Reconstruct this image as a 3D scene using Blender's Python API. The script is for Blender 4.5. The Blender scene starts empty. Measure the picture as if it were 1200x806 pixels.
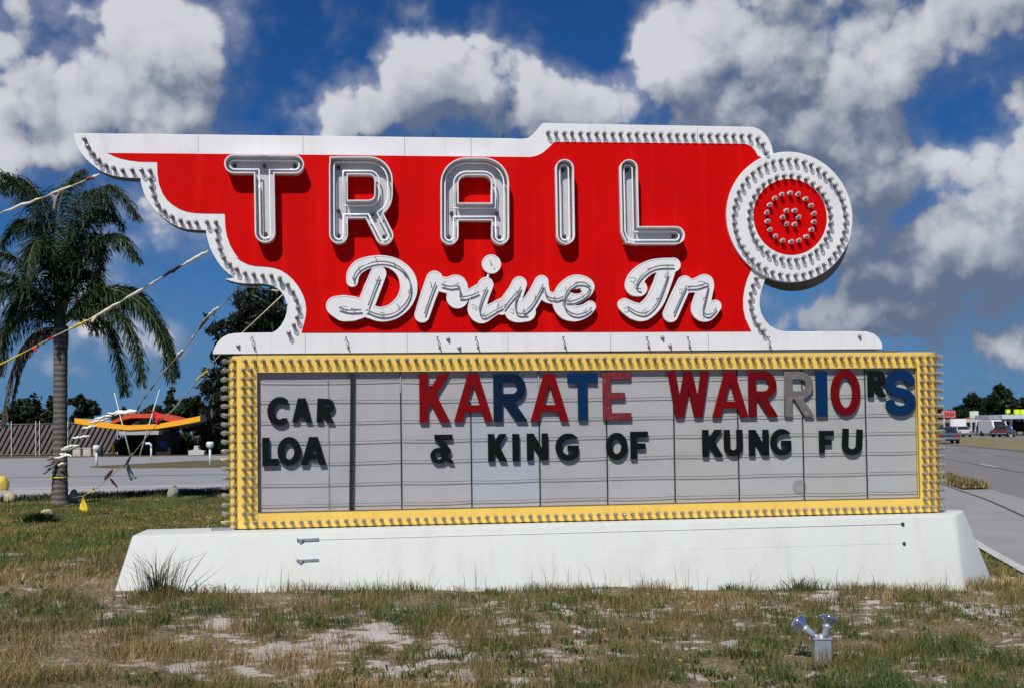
import bpy, bmesh, math, random
import numpy as np
from mathutils import Vector, Matrix, noise as mnoise

S = bpy.context.scene
COL = S.collection
rad = math.radians

# ------------------------------------------------------------------ camera
F = 1350.0; ROLL = .014; PITCH = rad(1.8)
SH = 505. - 403. - F * math.tan(PITCH)
CAMH = 1.5
cd = bpy.data.cameras.new('camera'); cam = bpy.data.objects.new('camera', cd); COL.objects.link(cam)
cd.sensor_fit = 'HORIZONTAL'; cd.sensor_width = 36; cd.lens = 36 * F / 1200
cd.shift_y = SH / 1200; cd.clip_start = .1; cd.clip_end = 6000
MROT = Matrix.Rotation(math.pi / 2 + PITCH, 3, 'X') @ Matrix.Rotation(-ROLL, 3, 'Z')
cam.matrix_world = Matrix.Translation((0, 0, CAMH)) @ MROT.to_4x4()
S.camera = cam

# ------------------------------------------------------------------ light
TH = rad(7.495)
U = Vector((math.cos(TH), math.sin(TH), 0)); NV = Vector((math.sin(TH), -math.cos(TH), 0))
LDIR = (U * .47 - NV * 1.0 + Vector((0, 0, -1.28))).normalized()      # the way the light travels
TOSUN = -LDIR
sl = bpy.data.lights.new('sun', 'SUN'); sl.energy = 4.4; sl.angle = rad(.53); sl.color = (1, .955, .88)
so = bpy.data.objects.new('sun', sl); COL.objects.link(so)
so.rotation_euler = TOSUN.to_track_quat('Z', 'Y').to_euler(); so.location = (-6, -10, 20)
SUN_EL = math.asin(TOSUN.z); SUN_ROT = math.atan2(TOSUN.x, TOSUN.y)

S.view_settings.view_transform = 'Standard'; S.view_settings.look = 'None'
S.view_settings.exposure = 0.0; S.view_settings.gamma = 1; S.view_settings.use_curve_mapping = False
S.cycles.max_bounces = 6; S.cycles.transparent_max_bounces = 24
S.cycles.use_denoising = True

def ray(px, py):
    return MROT @ Vector(((px - 600) / F, -(py - 403 - SH) / F, -1))
def at(px, py, Y):
    d = ray(px, py); return Vector((0, 0, CAMH)) + d * (Y / d.y)
def G(px, py):
    d = ray(px, py); return d * (-CAMH / d.z) + Vector((0, 0, CAMH))

# ------------------------------------------------------------------ node helpers
class NT:
    def __init__(s, tree): s.t = tree; s.n = tree.nodes; s.l = tree.links
    def new(s, kind, **kw):
        n = s.n.new(kind)
        for k, v in kw.items(): setattr(n, k, v)
        return n
    def put(s, sock, v):
        if hasattr(v, 'is_linked') or isinstance(v, bpy.types.NodeSocket): s.l.new(v, sock)
        else: sock.default_value = v
    def m(s, op, a, b=0., c=0., clamp=False):
        n = s.n.new('ShaderNodeMath'); n.operation = op; n.use_clamp = clamp
        for i, v in enumerate((a, b, c)): s.put(n.inputs[i], v)
        return n.outputs[0]
    def v(s, op, a, b=(0, 0, 0)):
        n = s.n.new('ShaderNodeVectorMath'); n.operation = op
        s.put(n.inputs[0], a)
        if op == 'SCALE': s.put(n.inputs[3], b)
        else: s.put(n.inputs[1], b)
        return n.outputs['Value'] if op in ('LENGTH', 'DOT_PRODUCT', 'DISTANCE') else n.outputs[0]
    def mix(s, f, a, b, mode='MIX'):
        n = s.n.new('ShaderNodeMix'); n.data_type = 'RGBA'; n.blend_type = mode
        s.put(n.inputs[0], f)
        for i, v in ((6, a), (7, b)):
            if isinstance(v, tuple) and len(v) == 3: v = v + (1,)
            s.put(n.inputs[i], v)
        return n.outputs[2]
    def noise(s, vec, scale, detail=4, rough=.55, col=False, dist=0.):
        n = s.n.new('ShaderNodeTexNoise'); s.put(n.inputs['Vector'], vec)
        n.inputs['Scale'].default_value = scale; n.inputs['Detail'].default_value = detail
        n.inputs['Roughness'].default_value = rough; n.inputs['Distortion'].default_value = dist
        return n.outputs['Color' if col else 'Fac']
    def ss(s, x, a, b, o0=0., o1=1.):
        n = s.n.new('ShaderNodeMapRange'); n.interpolation_type = 'SMOOTHSTEP'
        s.put(n.inputs[0], x)
        for i, v in ((1, a), (2, b), (3, o0), (4, o1)): s.put(n.inputs[i], v)
        return n.outputs[0]

# ------------------------------------------------------------------ sky
W = bpy.data.worlds.new('World'); S.world = W; W.use_nodes = True
w = NT(W.node_tree); w.n.clear()
BLOBS = [ # px, py, rx, ry, weight
 (45,115,120,72,1.),(150,95,110,75,1.),(215,72,56,58,1.0),(222,128,50,42,.8),(140,28,55,42,.8),(205,22,75,40,1.),(8,40,34,60,.75),(20,160,90,40,.75),(150,150,110,35,.7),
 (552,44,34,40,1.5),(540,66,40,34,.6),(512,88,50,44,1.2),(468,112,46,38,1.2),(622,84,50,46,1.3),(560,128,95,42,1.1),(388,140,40,28,1.1),(430,142,46,30,.9),(668,128,72,42,1.),
 (762,40,46,58,1.2),(850,58,115,92,1.3),(965,58,110,84,1.2),(1018,42,58,60,1.1),(715,128,80,42,1.),(900,138,125,58,1.2),(1000,112,80,55,1.),(1140,52,70,34,.62),(1180,5,110,34,.95),
 (1036,196,54,46,1.45),(1006,226,66,46,1.2),(1080,216,50,32,.75),(1185,205,56,52,1.25),(1150,252,68,46,1.2),(1190,292,66,50,1.15),(1105,300,80,44,.7),(1040,306,80,40,.62),(1196,120,40,46,.95),
 (950,362,76,28,1.35),(1015,374,70,20,1.1),(1176,398,62,30,.75),(1100,405,80,30,.62),(1000,285,70,40,.75),(1100,350,130,40,.55),
 (215,300,75,60,.48),(170,250,110,34,.45),(60,330,90,40,.38),(120,400,70,40,.34),(235,400,50,40,.42),(40,180,110,44,.7),
 (-160,140,140,110,1.),(-200,330,160,60,.7),(1340,180,120,130,1.1),(1400,370,160,60,.8),(1000,-90,230,70,1.0),(100,-90,200,60,.9),
]
grp = bpy.data.node_groups.new('cloud_density', 'ShaderNodeTree')
grp.interface.new_socket('Vector', in_out='INPUT', socket_type='NodeSocketVector')
grp.interface.new_socket('Density', in_out='OUTPUT', socket_type='NodeSocketFloat')
g = NT(grp)
gi = g.new('NodeGroupInput'); go = g.new('NodeGroupOutput')
gv = gi.outputs[0]
wn = g.v('SUBTRACT', g.noise(gv, 10., 4, .62, col=True), (.5, .5, .5))
wv = g.v('ADD', gv, g.v('SCALE', wn, .075))
sx = g.new('ShaderNodeSeparateXYZ'); g.l.new(wv, sx.inputs[0])
az = g.m('ARCTAN2', sx.outputs[0], sx.outputs[1])
el = g.m('ARCSINE', sx.outputs[2])
cx = g.new('ShaderNodeCombineXYZ'); g.l.new(az, cx.inputs[0]); g.l.new(el, cx.inputs[1])
acc = None
for (px, py, rx_, ry_, wt) in BLOBS:
    d = ray(px, py).normalized()
    mp = g.new('ShaderNodeMapping'); mp.vector_type = 'TEXTURE'
    mp.inputs['Location'].default_value = (math.atan2(d.x, d.y), math.asin(d.z), 0)
    mp.inputs['Scale'].default_value = (rx_ / F * 1.85, ry_ / F * 1.85, 1)
    g.l.new(cx.outputs[0], mp.inputs[0])
    gr = g.new('ShaderNodeTexGradient'); gr.gradient_type = 'QUADRATIC_SPHERE'; g.l.new(mp.outputs[0], gr.inputs[0])
    acc = g.m('MULTIPLY_ADD', gr.outputs['Fac'], wt, 0. if acc is None else acc)
acc = g.m('SMOOTH_MIN', acc, 1.25, .6)
# clouds elsewhere on the sky (all round, so that reflections and side views have them)
amb = g.m('MULTIPLY_ADD', g.noise(gv, 2.3, 3, .5), 3.2, -1.95)
side = g.ss(sx.outputs[1], .35, .75, 0., -3.)
acc = g.m('MAXIMUM', acc, g.m('ADD', amb, side))
n1 = g.noise(gv, 10., 9, .62)
def billow(sc, k):
    vo = g.new('ShaderNodeTexVoronoi'); vo.feature = 'F1'; vo.inputs['Scale'].default_value = sc; vo.inputs['Detail'].default_value = 0
    g.l.new(wv, vo.inputs['Vector']); return g.m('MULTIPLY_ADD', vo.outputs['Distance'], -k, k * .42)
dn = g.m('ADD', g.m('ADD', acc, -.42), g.m('MULTIPLY_ADD', n1, 2.3, -1.15))
dn = g.m('ADD', dn, g.m('ADD', billow(19., .75), billow(47., .42)))
g.l.new(dn, go.inputs[0])

tc = w.new('ShaderNodeTexCoord'); gen = tc.outputs['Generated']
def dens(off):
    n = w.new('ShaderNodeGroup'); n.node_tree = grp
    w.put(n.inputs[0], w.v('ADD', gen, off) if off else gen)
    return n.outputs[0]
d0 = dens(None); d1 = dens((-.007, 0, .012)); d2 = dens((-.018, 0, .045))
sky = w.new('ShaderNodeTexSky'); sky.sky_type = 'NISHITA'; sky.sun_disc = False
sky.sun_elevation = SUN_EL; sky.sun_rotation = SUN_ROT
sky.air_density = 1.0; sky.dust_density = .1; sky.ozone_density = 4.0
SKYSTR = .06
sxyz = w.new('ShaderNodeSeparateXYZ'); w.l.new(gen, sxyz.inputs[0])
blue = w.mix(1., sky.outputs[0], (.16, .50, .95), 'MULTIPLY')
hazy = w.ss(sxyz.outputs[2], -.02, .22)
blue = w.mix(w.m('MULTIPLY_ADD', hazy, -.80, .80), blue, tuple(c / SKYSTR for c in (.105, .215, .41)))
core = w.ss(d0, -.08, .42)
veil = w.ss(d0, -.60, .10, 0., .34)
alpha = w.m('MAXIMUM', core, veil)
base = w.noise(w.v('ADD', gen, (.3, .1, .7)), 4.6, 3, .55)
lit = w.m('ADD', w.ss(w.m('SUBTRACT', d0, d1), -.60, .70, .0, .58), w.ss(w.m('SUBTRACT', d0, d2), -.85, .80, -.12, .66))
lit = w.m('ADD', lit, w.m('MULTIPLY_ADD', base, 3.0, -1.78))
for px, py, rx_, ry_, k_ in ((110, 105, 230, 150, -.75), (900, 150, 190, 80, -.5), (1060, 320, 200, 90, -.4), (560, 150, 200, 50, -.3), (550, 60, 90, 70, .35), (1010, 50, 90, 80, .35), (780, 50, 90, 80, .25), (1180, 215, 110, 80, .3), (1030, 200, 70, 60, .3)):
    d = ray(px, py).normalized(); mp = w.new('ShaderNodeMapping'); mp.vector_type = 'TEXTURE'; w.l.new(gen, mp.inputs[0])
    mp.inputs['Location'].default_value = d; mp.inputs['Scale'].default_value = (rx_ / F, 1., ry_ / F)
    gr = w.new('ShaderNodeTexGradient'); gr.gradient_type = 'SPHERICAL'; w.l.new(mp.outputs[0], gr.inputs[0])
    lit = w.m('MULTIPLY_ADD', gr.outputs['Fac'], k_, lit)
lit = w.m('MULTIPLY', w.ss(lit, -.42, 1.12), w.ss(d0, -.35, .25, .30, 1.), 0., True)
cc = w.mix(lit, tuple(c / SKYSTR for c in (.125, .165, .250)), tuple(c / SKYSTR for c in (.66, .665, .71)))
up = w.ss(sxyz.outputs[2], -.02, .03)
alpha = w.m('MULTIPLY', w.m('MULTIPLY', alpha, .95), up)
skyc = w.mix(alpha, blue, cc)
bg = w.new('ShaderNodeBackground'); w.l.new(skyc, bg.inputs[0]); bg.inputs[1].default_value = SKYSTR
wo = w.new('ShaderNodeOutputWorld'); w.l.new(bg.outputs[0], wo.inputs[0])
W.cycles.sampling_method = 'MANUAL'; W.cycles.sample_map_resolution = 1024

# ------------------------------------------------------------------ object helpers
def tag(o, label=None, cat=None, group=None, kind=None):
    if label: o['label'] = label
    if cat: o['category'] = cat
    if group: o['group'] = group
    if kind: o['kind'] = kind
    return o
def empty(name, loc, rz=0., label=None, cat=None, group=None):
    o = bpy.data.objects.new(name, None); COL.objects.link(o)
    o.location = loc; o.rotation_euler = (0, 0, rz); o.empty_display_size = .1
    return tag(o, label, cat, group)
def link(name, me, mats, parent=None, smooth=None):
    o = bpy.data.objects.new(name, me); COL.objects.link(o)
    if mats is not None:
        me.materials.clear()
        for m_ in (mats if isinstance(mats, (list, tuple)) else [mats]): me.materials.append(m_)
    if parent: o.parent = parent
    if smooth is not None: me.polygons.foreach_set('use_smooth', [smooth] * len(me.polygons))
    return o

class MB:
    """collects shapes for ONE mesh"""
    def __init__(s): s.v = []; s.f = []; s.mi = []
    def add(s, vs, fs, mi=0):
        b = len(s.v); s.v += [tuple(v) for v in vs]; s.f += [tuple(i + b for i in f) for f in fs]; s.mi += [mi] * len(fs)
        return s
    def box(s, c, size, mi=0, rot=None):
        hx, hy, hz = size[0] / 2, size[1] / 2, size[2] / 2
        vs = [Vector((x, y, z)) for x in (-hx, hx) for y in (-hy, hy) for z in (-hz, hz)]
        if rot is not None: vs = [rot @ v for v in vs]
        vs = [v + Vector(c) for v in vs]
        return s.add(vs, [(0, 1, 3, 2), (4, 6, 7, 5), (0, 4, 5, 1), (2, 3, 7, 6), (0, 2, 6, 4), (1, 5, 7, 3)], mi)
    def bar(s, a, b, w, d=None, mi=0):
        a, b = Vector(a), Vector(b); d = d or w; ax = b - a
        q = ax.to_track_quat('X', 'Z').to_matrix()
        return s.box((a + b) / 2, (ax.length, w, d), mi, q)
    def tube(s, pts, r, n=8, closed=False, mi=0, cap=True):
        pts = [Vector(p) for p in pts]; k = len(pts)
        rs = r if isinstance(r, (list, tuple)) else [r] * k
        vs, fs = [], []
        ref = None
        for i, p in enumerate(pts):
            t = (pts[(i + 1) % k] - pts[i - 1]) if closed else (pts[min(i + 1, k - 1)] - pts[max(i - 1, 0)])
            if t.length < 1e-9: t = Vector((0, 0, 1))
            t.normalize()
            if ref is None: ref = t.orthogonal().normalized()
            ref = (ref - t * ref.dot(t))
            ref = ref.normalized() if ref.length > 1e-6 else t.orthogonal().normalized()
            bi = t.cross(ref)
            for j in range(n):
                a = 2 * math.pi * j / n; vs.append(p + (ref * math.cos(a) + bi * math.sin(a)) * rs[i])
        for i in range(k if closed else k - 1):
            for j in range(n):
                a, b = i * n + j, i * n + (j + 1) % n; c, d = ((i + 1) % k) * n + (j + 1) % n, ((i + 1) % k) * n + j
                fs.append((a, b, c, d))
        if cap and not closed:
            fs.append(tuple(reversed(range(n)))); fs.append(tuple((k - 1) * n + j for j in range(n)))
        return s.add(vs, fs, mi)
    def lathe(s, prof, origin=(0, 0, 0), axis=(0, 0, 1), n=12, mi=0):
        ax = Vector(axis).normalized(); e1 = ax.orthogonal().normalized(); e2 = ax.cross(e1); o = Vector(origin)
        vs = [o + ax * h + (e1 * math.cos(2 * math.pi * j / n) + e2 * math.sin(2 * math.pi * j / n)) * r for r, h in prof for j in range(n)]
        fs = [(i * n + j, i * n + (j + 1) % n, (i + 1) * n + (j + 1) % n, (i + 1) * n + j) for i in range(len(prof) - 1) for j in range(n)]
        fs.append(tuple(reversed(range(n)))); fs.append(tuple((len(prof) - 1) * n + j for j in range(n)))
        return s.add(vs, fs, mi)
    def prism(s, poly, y0, y1, mi=0):
        """polygon in x,z pushed along y"""
        n = len(poly); vs = [(p[0], y0, p[1]) for p in poly] + [(p[0], y1, p[1]) for p in poly]
        fs = [tuple(range(n)), tuple(reversed(range(n, 2 * n)))] + [(i, i + n, (i + 1) % n + n, (i + 1) % n) for i in range(n)]
        return s.add(vs, fs, mi)
    def loft(s, rings, mi=0, closed=True, cap=True):
        n = len(rings[0]); vs = [p for r in rings for p in r]; fs = []
        for i in range(len(rings) - 1):
            for j in range(n if closed else n - 1):
                fs.append((i * n + j, i * n + (j + 1) % n, (i + 1) * n + (j + 1) % n, (i + 1) * n + j))
        if cap: fs.append(tuple(reversed(range(n)))); fs.append(tuple((len(rings) - 1) * n + j for j in range(n)))
        return s.add(vs, fs, mi)
    def build(s, name, mats, parent=None, smooth=False, auto=None, bevel=0.):
        me = bpy.data.meshes.new(name); me.from_pydata(s.v, [], s.f)
        bm = bmesh.new(); bm.from_mesh(me)
        bmesh.ops.recalc_face_normals(bm, faces=bm.faces)
        bm.to_mesh(me); bm.free()
        mats = mats if isinstance(mats, (list, tuple)) else [mats]
        for m_ in mats: me.materials.append(m_)
        if len(mats) > 1: me.polygons.foreach_set('material_index', s.mi)
        o = bpy.data.objects.new(name, me); COL.objects.link(o)
        if parent: o.parent = parent
        if smooth or auto:
            me.polygons.foreach_set('use_smooth', [True] * len(me.polygons))
            if auto: me.set_sharp_from_angle(angle=rad(auto))
        if bevel:
            b = o.modifiers.new('bevel', 'BEVEL'); b.width = bevel; b.segments = 2; b.limit_method = 'ANGLE'; b.angle_limit = rad(40)
        return o

def copy_tree(o, parent=None):
    c = o.copy(); COL.objects.link(c)
    if parent: c.parent = parent
    for ch in list(o.children): copy_tree(ch, c)
    return c

# ------------------------------------------------------------------ materials
def mat(name, base, rough=.6, var=.12, scale=6., bump=.05, bscale=60., metallic=0., tint=None, tscale=3., tamt=.5, tlo=.5, thi=.75, spec=.25, alpha=None, coat=0., streak=None, attr=None):
    m_ = bpy.data.materials.new(name); m_.use_nodes = True; t = NT(m_.node_tree)
    b = t.n['Principled BSDF']
    co = t.new('ShaderNodeTexCoord').outputs['Object']
    n = t.noise(co, scale, 6, .6)
    if attr:
        a_ = t.new('ShaderNodeAttribute'); a_.attribute_name = attr; base_s = a_.outputs['Color']
        col = t.mix(1., base_s, t.mix(n, (1 - var,) * 3, (1 + var,) * 3), 'MULTIPLY')
    else:
        col = t.mix(n, tuple(max(0, c * (1 - var * 1.6)) for c in base), tuple(min(1, c * (1 + var)) for c in base))
    if tint:
        f = t.ss(t.noise(co, tscale, 7, .65), tlo, thi)
        col = t.mix(t.m('MULTIPLY', f, tamt), col, tint)
    if streak:
        sc, amt, scol = streak
        mp = t.new('ShaderNodeMapping'); mp.inputs['Scale'].default_value = (sc, sc, sc * .05); t.l.new(co, mp.inputs[0])
        f = t.ss(t.noise(mp.outputs[0], 1., 6, .65), .5, .8)
        col = t.mix(t.m('MULTIPLY', f, amt), col, scol)
    t.l.new(col, b.inputs['Base Color'])
    rn = t.m('MULTIPLY_ADD', n, .25, rough - .12, True); t.l.new(rn, b.inputs['Roughness'])
    b.inputs['Metallic'].default_value = metallic; b.inputs['Specular IOR Level'].default_value = spec
    if coat: b.inputs['Coat Weight'].default_value = coat; b.inputs['Coat Roughness'].default_value = .08
    if bump:
        bn = t.new('ShaderNodeBump'); bn.inputs['Strength'].default_value = bump; bn.inputs['Distance'].default_value = .01
        t.l.new(t.noise(co, bscale, 5, .6), bn.inputs['Height']); t.l.new(bn.outputs[0], b.inputs['Normal'])
    return m_

M = {}
M['white'] = mat('white_painted_metal', (.76, .77, .79), .42, .06, 3, .03, 25, tint=(.55, .55, .54), tscale=2.2, tamt=.35, streak=(9, .35, (.52, .51, .49)))
M['edge'] = mat('dark_sheet_edge', (.10, .11, .12), .6, .2)
M['red'] = mat('red_painted_metal', (.60, .0015, .0015), .62, .12, 2.5, .04, 14, tint=(.46, .001, .003), tscale=1.4, tamt=.6, streak=(7, .6, (.78, .012, .008)), spec=.06)
M['redrim'] = mat('red_seam', (.30, .004, .004), .5, .1)
M['yellow'] = mat('yellow_painted_metal', (.86, .58, .125), .5, .08, 5, .03, 30, tint=(.62, .38, .05), tscale=4, tamt=.4, streak=(12, .3, (.60, .36, .06)))
M['letterwhite'] = mat('white_porcelain', (.78, .78, .79), .3, .05, 6, .02, 40, tint=(.56, .56, .57), tscale=7, tamt=.3, spec=.5)
M['letterrim'] = mat('letter_rim', (.76, .76, .78), .35, .08, 8, .02, 40)
M['letterfloor'] = mat('letter_trough', (.52, .52, .55), .3, .12, 9, .03, 40, tint=(.38, .38, .40), tscale=6, tamt=.4, spec=.6)
M['neon'] = mat('unlit_neon_glass', (.90, .88, .88), .12, .05, 10, 0, spec=.7)
M['neongrey'] = mat('blacked_neon_glass', (.20, .22, .25), .2, .2, 10, 0, spec=.6)
M['black'] = mat('black_plastic', (.006, .008, .009), .45, .2, 10, .02, spec=.4)
M['bar'] = mat('dark_green_bar', (.012, .025, .022), .45, .2, 10, .02)
M['wire'] = mat('dark_wire', (.05, .05, .055), .5, .2)
M['plinth'] = mat('white_painted_masonry', (.62, .65, .625), .8, .06, 2.2, .28, 42, tint=(.54, .55, .51), tscale=1.7, tamt=.55, streak=(6, .55, (.52, .50, .43)))
M['socket'] = mat('bulb_socket', (.085, .075, .065), .6, .2)
M['yellowsocket'] = mat('yellow_bulb_socket', (.30, .19, .045), .5, .2)
M['galv'] = mat('galvanised_metal', (.42, .46, .50), .45, .25, 18, .1, 60, metallic=.5, tint=(.22, .24, .25), tscale=14, tamt=.6)
M['asphalt'] = mat('asphalt', (.21, .20, .20), .9, .12, 1.2, .3, 180, tint=(.16, .15, .155), tscale=.35, tamt=.6)
M['apron'] = mat('worn_apron_paving', (.30, .29, .30), .9, .12, .8, .3, 160, tint=(.22, .215, .22), tscale=.5, tamt=.7)
M['sandstrip'] = mat('pale_sandy_margin', (.40, .385, .40), .95, .15, 1.2, .3, 60, tint=(.30, .29, .28), tscale=.8, tamt=.7)
M['drive'] = mat('pale_driveway_paving', (.29, .29, .305), .9, .10, .5, .25, 140, tint=(.34, .335, .34), tscale=.22, tamt=.8)
M['kerb'] = mat('kerb_concrete', (.52, .51, .49), .9, .12, 3, .2, 80)
M['paint'] = mat('road_paint', (.55, .55, .52), .8, .2, 6, .05)
M['seam'] = mat('tar_seam', (.08, .08, .085), .8, .2, 5, .05)
M['bark'] = mat('bark', (.15, .125, .10), .9, .35, 7, .6, 30)
M['palmbark'] = mat('palm_bark', (.095, .085, .078), .85, .35, 5, .5, 25, tint=(.05, .045, .04), tscale=3, tamt=.8)
M['grey_fence'] = mat('grey_fence_boards', (.20, .185, .195), .8, .3, 3, .1)
M['lightpost'] = mat('pale_painted_post', (.62, .66, .64), .5, .08)
M['orange'] = mat('orange_fascia', (.93, .40, .02), .5, .06)
M['redorange'] = mat('red_shingle_roof', (.62, .075, .03), .7, .25, 4, .2, 20)
M['soffit'] = mat('grey_soffit', (.40, .38, .36), .7, .1)
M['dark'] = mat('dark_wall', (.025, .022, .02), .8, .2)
M['rope'] = mat('cord', (.62, .56, .40), .7, .2)
M['chrome'] = mat('chrome', (.75, .76, .78), .12, .05, 5, 0, metallic=1.)
M['glassdark'] = mat('car_glass', (.02, .025, .03), .08, .1, 5, 0, spec=.8)
M['tyre'] = mat('tyre_rubber', (.02, .02, .02), .8, .2)
M['rock'] = mat('rock', (.50, .42, .27), .85, .25, 9, .5, 30, tint=(.32, .25, .14), tscale=7, tamt=.6)
M['rockgrey'] = mat('grey_rock', (.28, .30, .24), .85, .25, 9, .5, 30)
M['rockyellow'] = mat('yellow_rock', (.62, .46, .10), .85, .25, 9, .5, 30)
M['stone'] = mat('white_stone', (.74, .72, .68), .8, .1, 20, .3, 60)
for k_, c_ in dict(p_white=(.80, .80, .78), p_yellow=(.82, .60, .04), p_red=(.66, .03, .03), p_grey=(.25, .24, .24), p_brown=(.24, .09, .04), p_black=(.03, .03, .035), p_cream=(.78, .74, .56)).items():
    M[k_] = mat('pennant_' + k_[2:], c_, .5, .1, 8, .02)
t = NT(M['palmbark'].node_tree); b = t.n['Principled BSDF']; co = t.new('ShaderNodeTexCoord').outputs['Object']
wv_ = t.new('ShaderNodeTexWave'); wv_.bands_direction = 'Z'; wv_.inputs['Scale'].default_value = 2.6; wv_.inputs['Distortion'].default_value = 2.5; wv_.inputs['Detail'].default_value = 3; wv_.inputs['Detail Scale'].default_value = 2.2
t.l.new(co, wv_.inputs[0]); src = b.inputs['Base Color'].links[0].from_socket
t.l.new(t.mix(t.ss(wv_.outputs['Fac'], .35, .95), src, (.17, .155, .14)), b.inputs['Base Color'])
def leafmat(name):
    m_ = bpy.data.materials.new(name); m_.use_nodes = True; t = NT(m_.node_tree); b = t.n['Principled BSDF']
    a_ = t.new('ShaderNodeAttribute'); a_.attribute_name = 'Col'
    b.inputs['Roughness'].default_value = .55; b.inputs['Specular IOR Level'].default_value = .3
    t.l.new(a_.outputs['Color'], b.inputs['Base Color'])
    tr = t.new('ShaderNodeBsdfTranslucent'); t.l.new(a_.outputs['Color'], tr.inputs[0])
    mx = t.new('ShaderNodeMixShader'); mx.inputs[0].default_value = .22
    t.l.new(b.outputs[0], mx.inputs[1]); t.l.new(tr.outputs[0], mx.inputs[2])
    t.l.new(mx.outputs[0], t.n['Material Output'].inputs[0])
    return m_
M['leaf'] = leafmat('leaves'); M['grass'] = leafmat('grass_blades')
def thinglass(name, tint, rough, opac):
    m_ = bpy.data.materials.new(name); m_.use_nodes = True; t = NT(m_.node_tree); b = t.n['Principled BSDF']
    b.inputs['Base Color'].default_value = (*tint, 1); b.inputs['Roughness'].default_value = rough; b.inputs['Specular IOR Level'].default_value = .9
    tr = t.new('ShaderNodeBsdfTransparent'); tr.inputs[0].default_value = (.92, .93, .94, 1)
    lw = t.new('ShaderNodeLayerWeight'); lw.inputs[0].default_value = .35
    f = t.m('MULTIPLY_ADD', lw.outputs['Facing'], .75, opac, True)
    mx = t.new('ShaderNodeMixShader'); t.l.new(f, mx.inputs[0])
    t.l.new(tr.outputs[0], mx.inputs[1]); t.l.new(b.outputs[0], mx.inputs[2]); t.l.new(mx.outputs[0], t.n['Material Output'].inputs[0])
    return m_
M['bulbglass'] = thinglass('clear_bulb_glass', (.42, .42, .41), .06, .22)

# ------------------------------------------------------------------ value noise for the ground
_rng = np.random.default_rng(7)
_lat = _rng.random((256, 256))
def vnoise(x, y):
    x = np.asarray(x, float); y = np.asarray(y, float)
    xi = np.floor(x).astype(int); yi = np.floor(y).astype(int); fx = x - xi; fy = y - yi
    fx = fx * fx * (3 - 2 * fx); fy = fy * fy * (3 - 2 * fy)
    L = lambda a, b: _lat[a & 255, b & 255]
    return (L(xi, yi) * (1 - fx) + L(xi + 1, yi) * fx) * (1 - fy) + (L(xi, yi + 1) * (1 - fx) + L(xi + 1, yi + 1) * fx) * fy
def fbm(x, y, o=4):
    s_, a_, t_ = 0, 1., 0
    for i in range(o):
        s_ = s_ + a_ * vnoise(x * 2 ** i + 17.3 * i, y * 2 ** i + 5.1 * i); t_ += a_; a_ *= .5
    return s_ / t_
def sstep(x, a, b):
    t_ = np.clip((np.asarray(x, float) - a) / (b - a), 0, 1); return t_ * t_ * (3 - 2 * t_)
def ground_px(px, py):
    """the point of the uneven ground seen at a pixel"""
    d = ray(px, py); z = 0.
    for k in range(12):
        t_ = (z - CAMH) / d.z; p = d * t_; z = float(terrain(p.x, p.y))
    return Vector((p.x, p.y, z))
def terrain(x, y):
    x = np.asarray(x, float); y = np.asarray(y, float)
    near = 1 - sstep(y, 15, 24)
    z = -.03 * np.clip(x, -4.8, 5.2) * near
    lawn = near * (1 - sstep(x - .225 * y, 2.3, 2.9))
    z = z + lawn * ((fbm(x * .9, y * .9, 3) - .5) * .09 + (fbm(x * 4, y * 4, 2) - .5) * .03)
    return z
# sand patches seen in the photograph: x, y, rx, ry
SAND = [(*G(px, py)[:2], a, b) for px, py, a, b in [(330, 765, .55, .45), (420, 745, .6, .30), (560, 772, .5, .28), (470, 790, .45, .25), (260, 790, .5, .25), (700, 712, .8, .22), (830, 706, .9, .25), (905, 704, .8, .3), (610, 745, .45, .3), (1165, 697, .45, .3), (310, 735, .5, .25), (45, 800, .35, .2), (840, 745, .4, .2), (980, 700, .6, .2), (520, 722, .5, .2)]]
def sandmask(x, y):
    x = np.asarray(x, float); y = np.asarray(y, float); s_ = np.full(x.shape, -.28)
    for cx_, cy_, a, b in SAND:
        d_ = np.sqrt(((x - cx_) / a) ** 2 + ((y - cy_) / b) ** 2); s_ = np.maximum(s_, .30 * (1 - d_))
    s_ = s_ + (fbm(x * 1.7 + 40, y * 2.2, 4) - .5) * .9 + (fbm(x * 9 + 9, y * 12, 4) - .5) * 2.3
    return sstep(s_, .0, .26) * (1 - sstep(y, 13, 16))

# ------------------------------------------------------------------ ground, roads
ROADT = .225
def qx(q, y): return q + ROADT * y
def grid(name, X, Y, m_, dz=0., kind='structure', fn=terrain, attr=None):
    X = np.asarray(X, float); Y = np.asarray(Y, float); ny, nx = X.shape
    Z = fn(X, Y) + dz
    co = np.stack([X, Y, Z], -1).reshape(-1, 3)
    i = np.arange(ny * nx).reshape(ny, nx)
    q = np.stack([i[:-1, :-1], i[:-1, 1:], i[1:, 1:], i[1:, :-1]], -1).reshape(-1, 4)
    me = bpy.data.meshes.new(name); me.from_pydata(co.tolist(), [], q.tolist())
    if attr is not None:
        a_ = me.attributes.new(attr[0], 'FLOAT', 'POINT'); a_.data.foreach_set('value', attr[1].reshape(-1).astype(np.float32))
    me.polygons.foreach_set('use_smooth', [True] * len(me.polygons))
    o = link(name, me, m_); tag(o, kind=kind); return o

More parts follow.
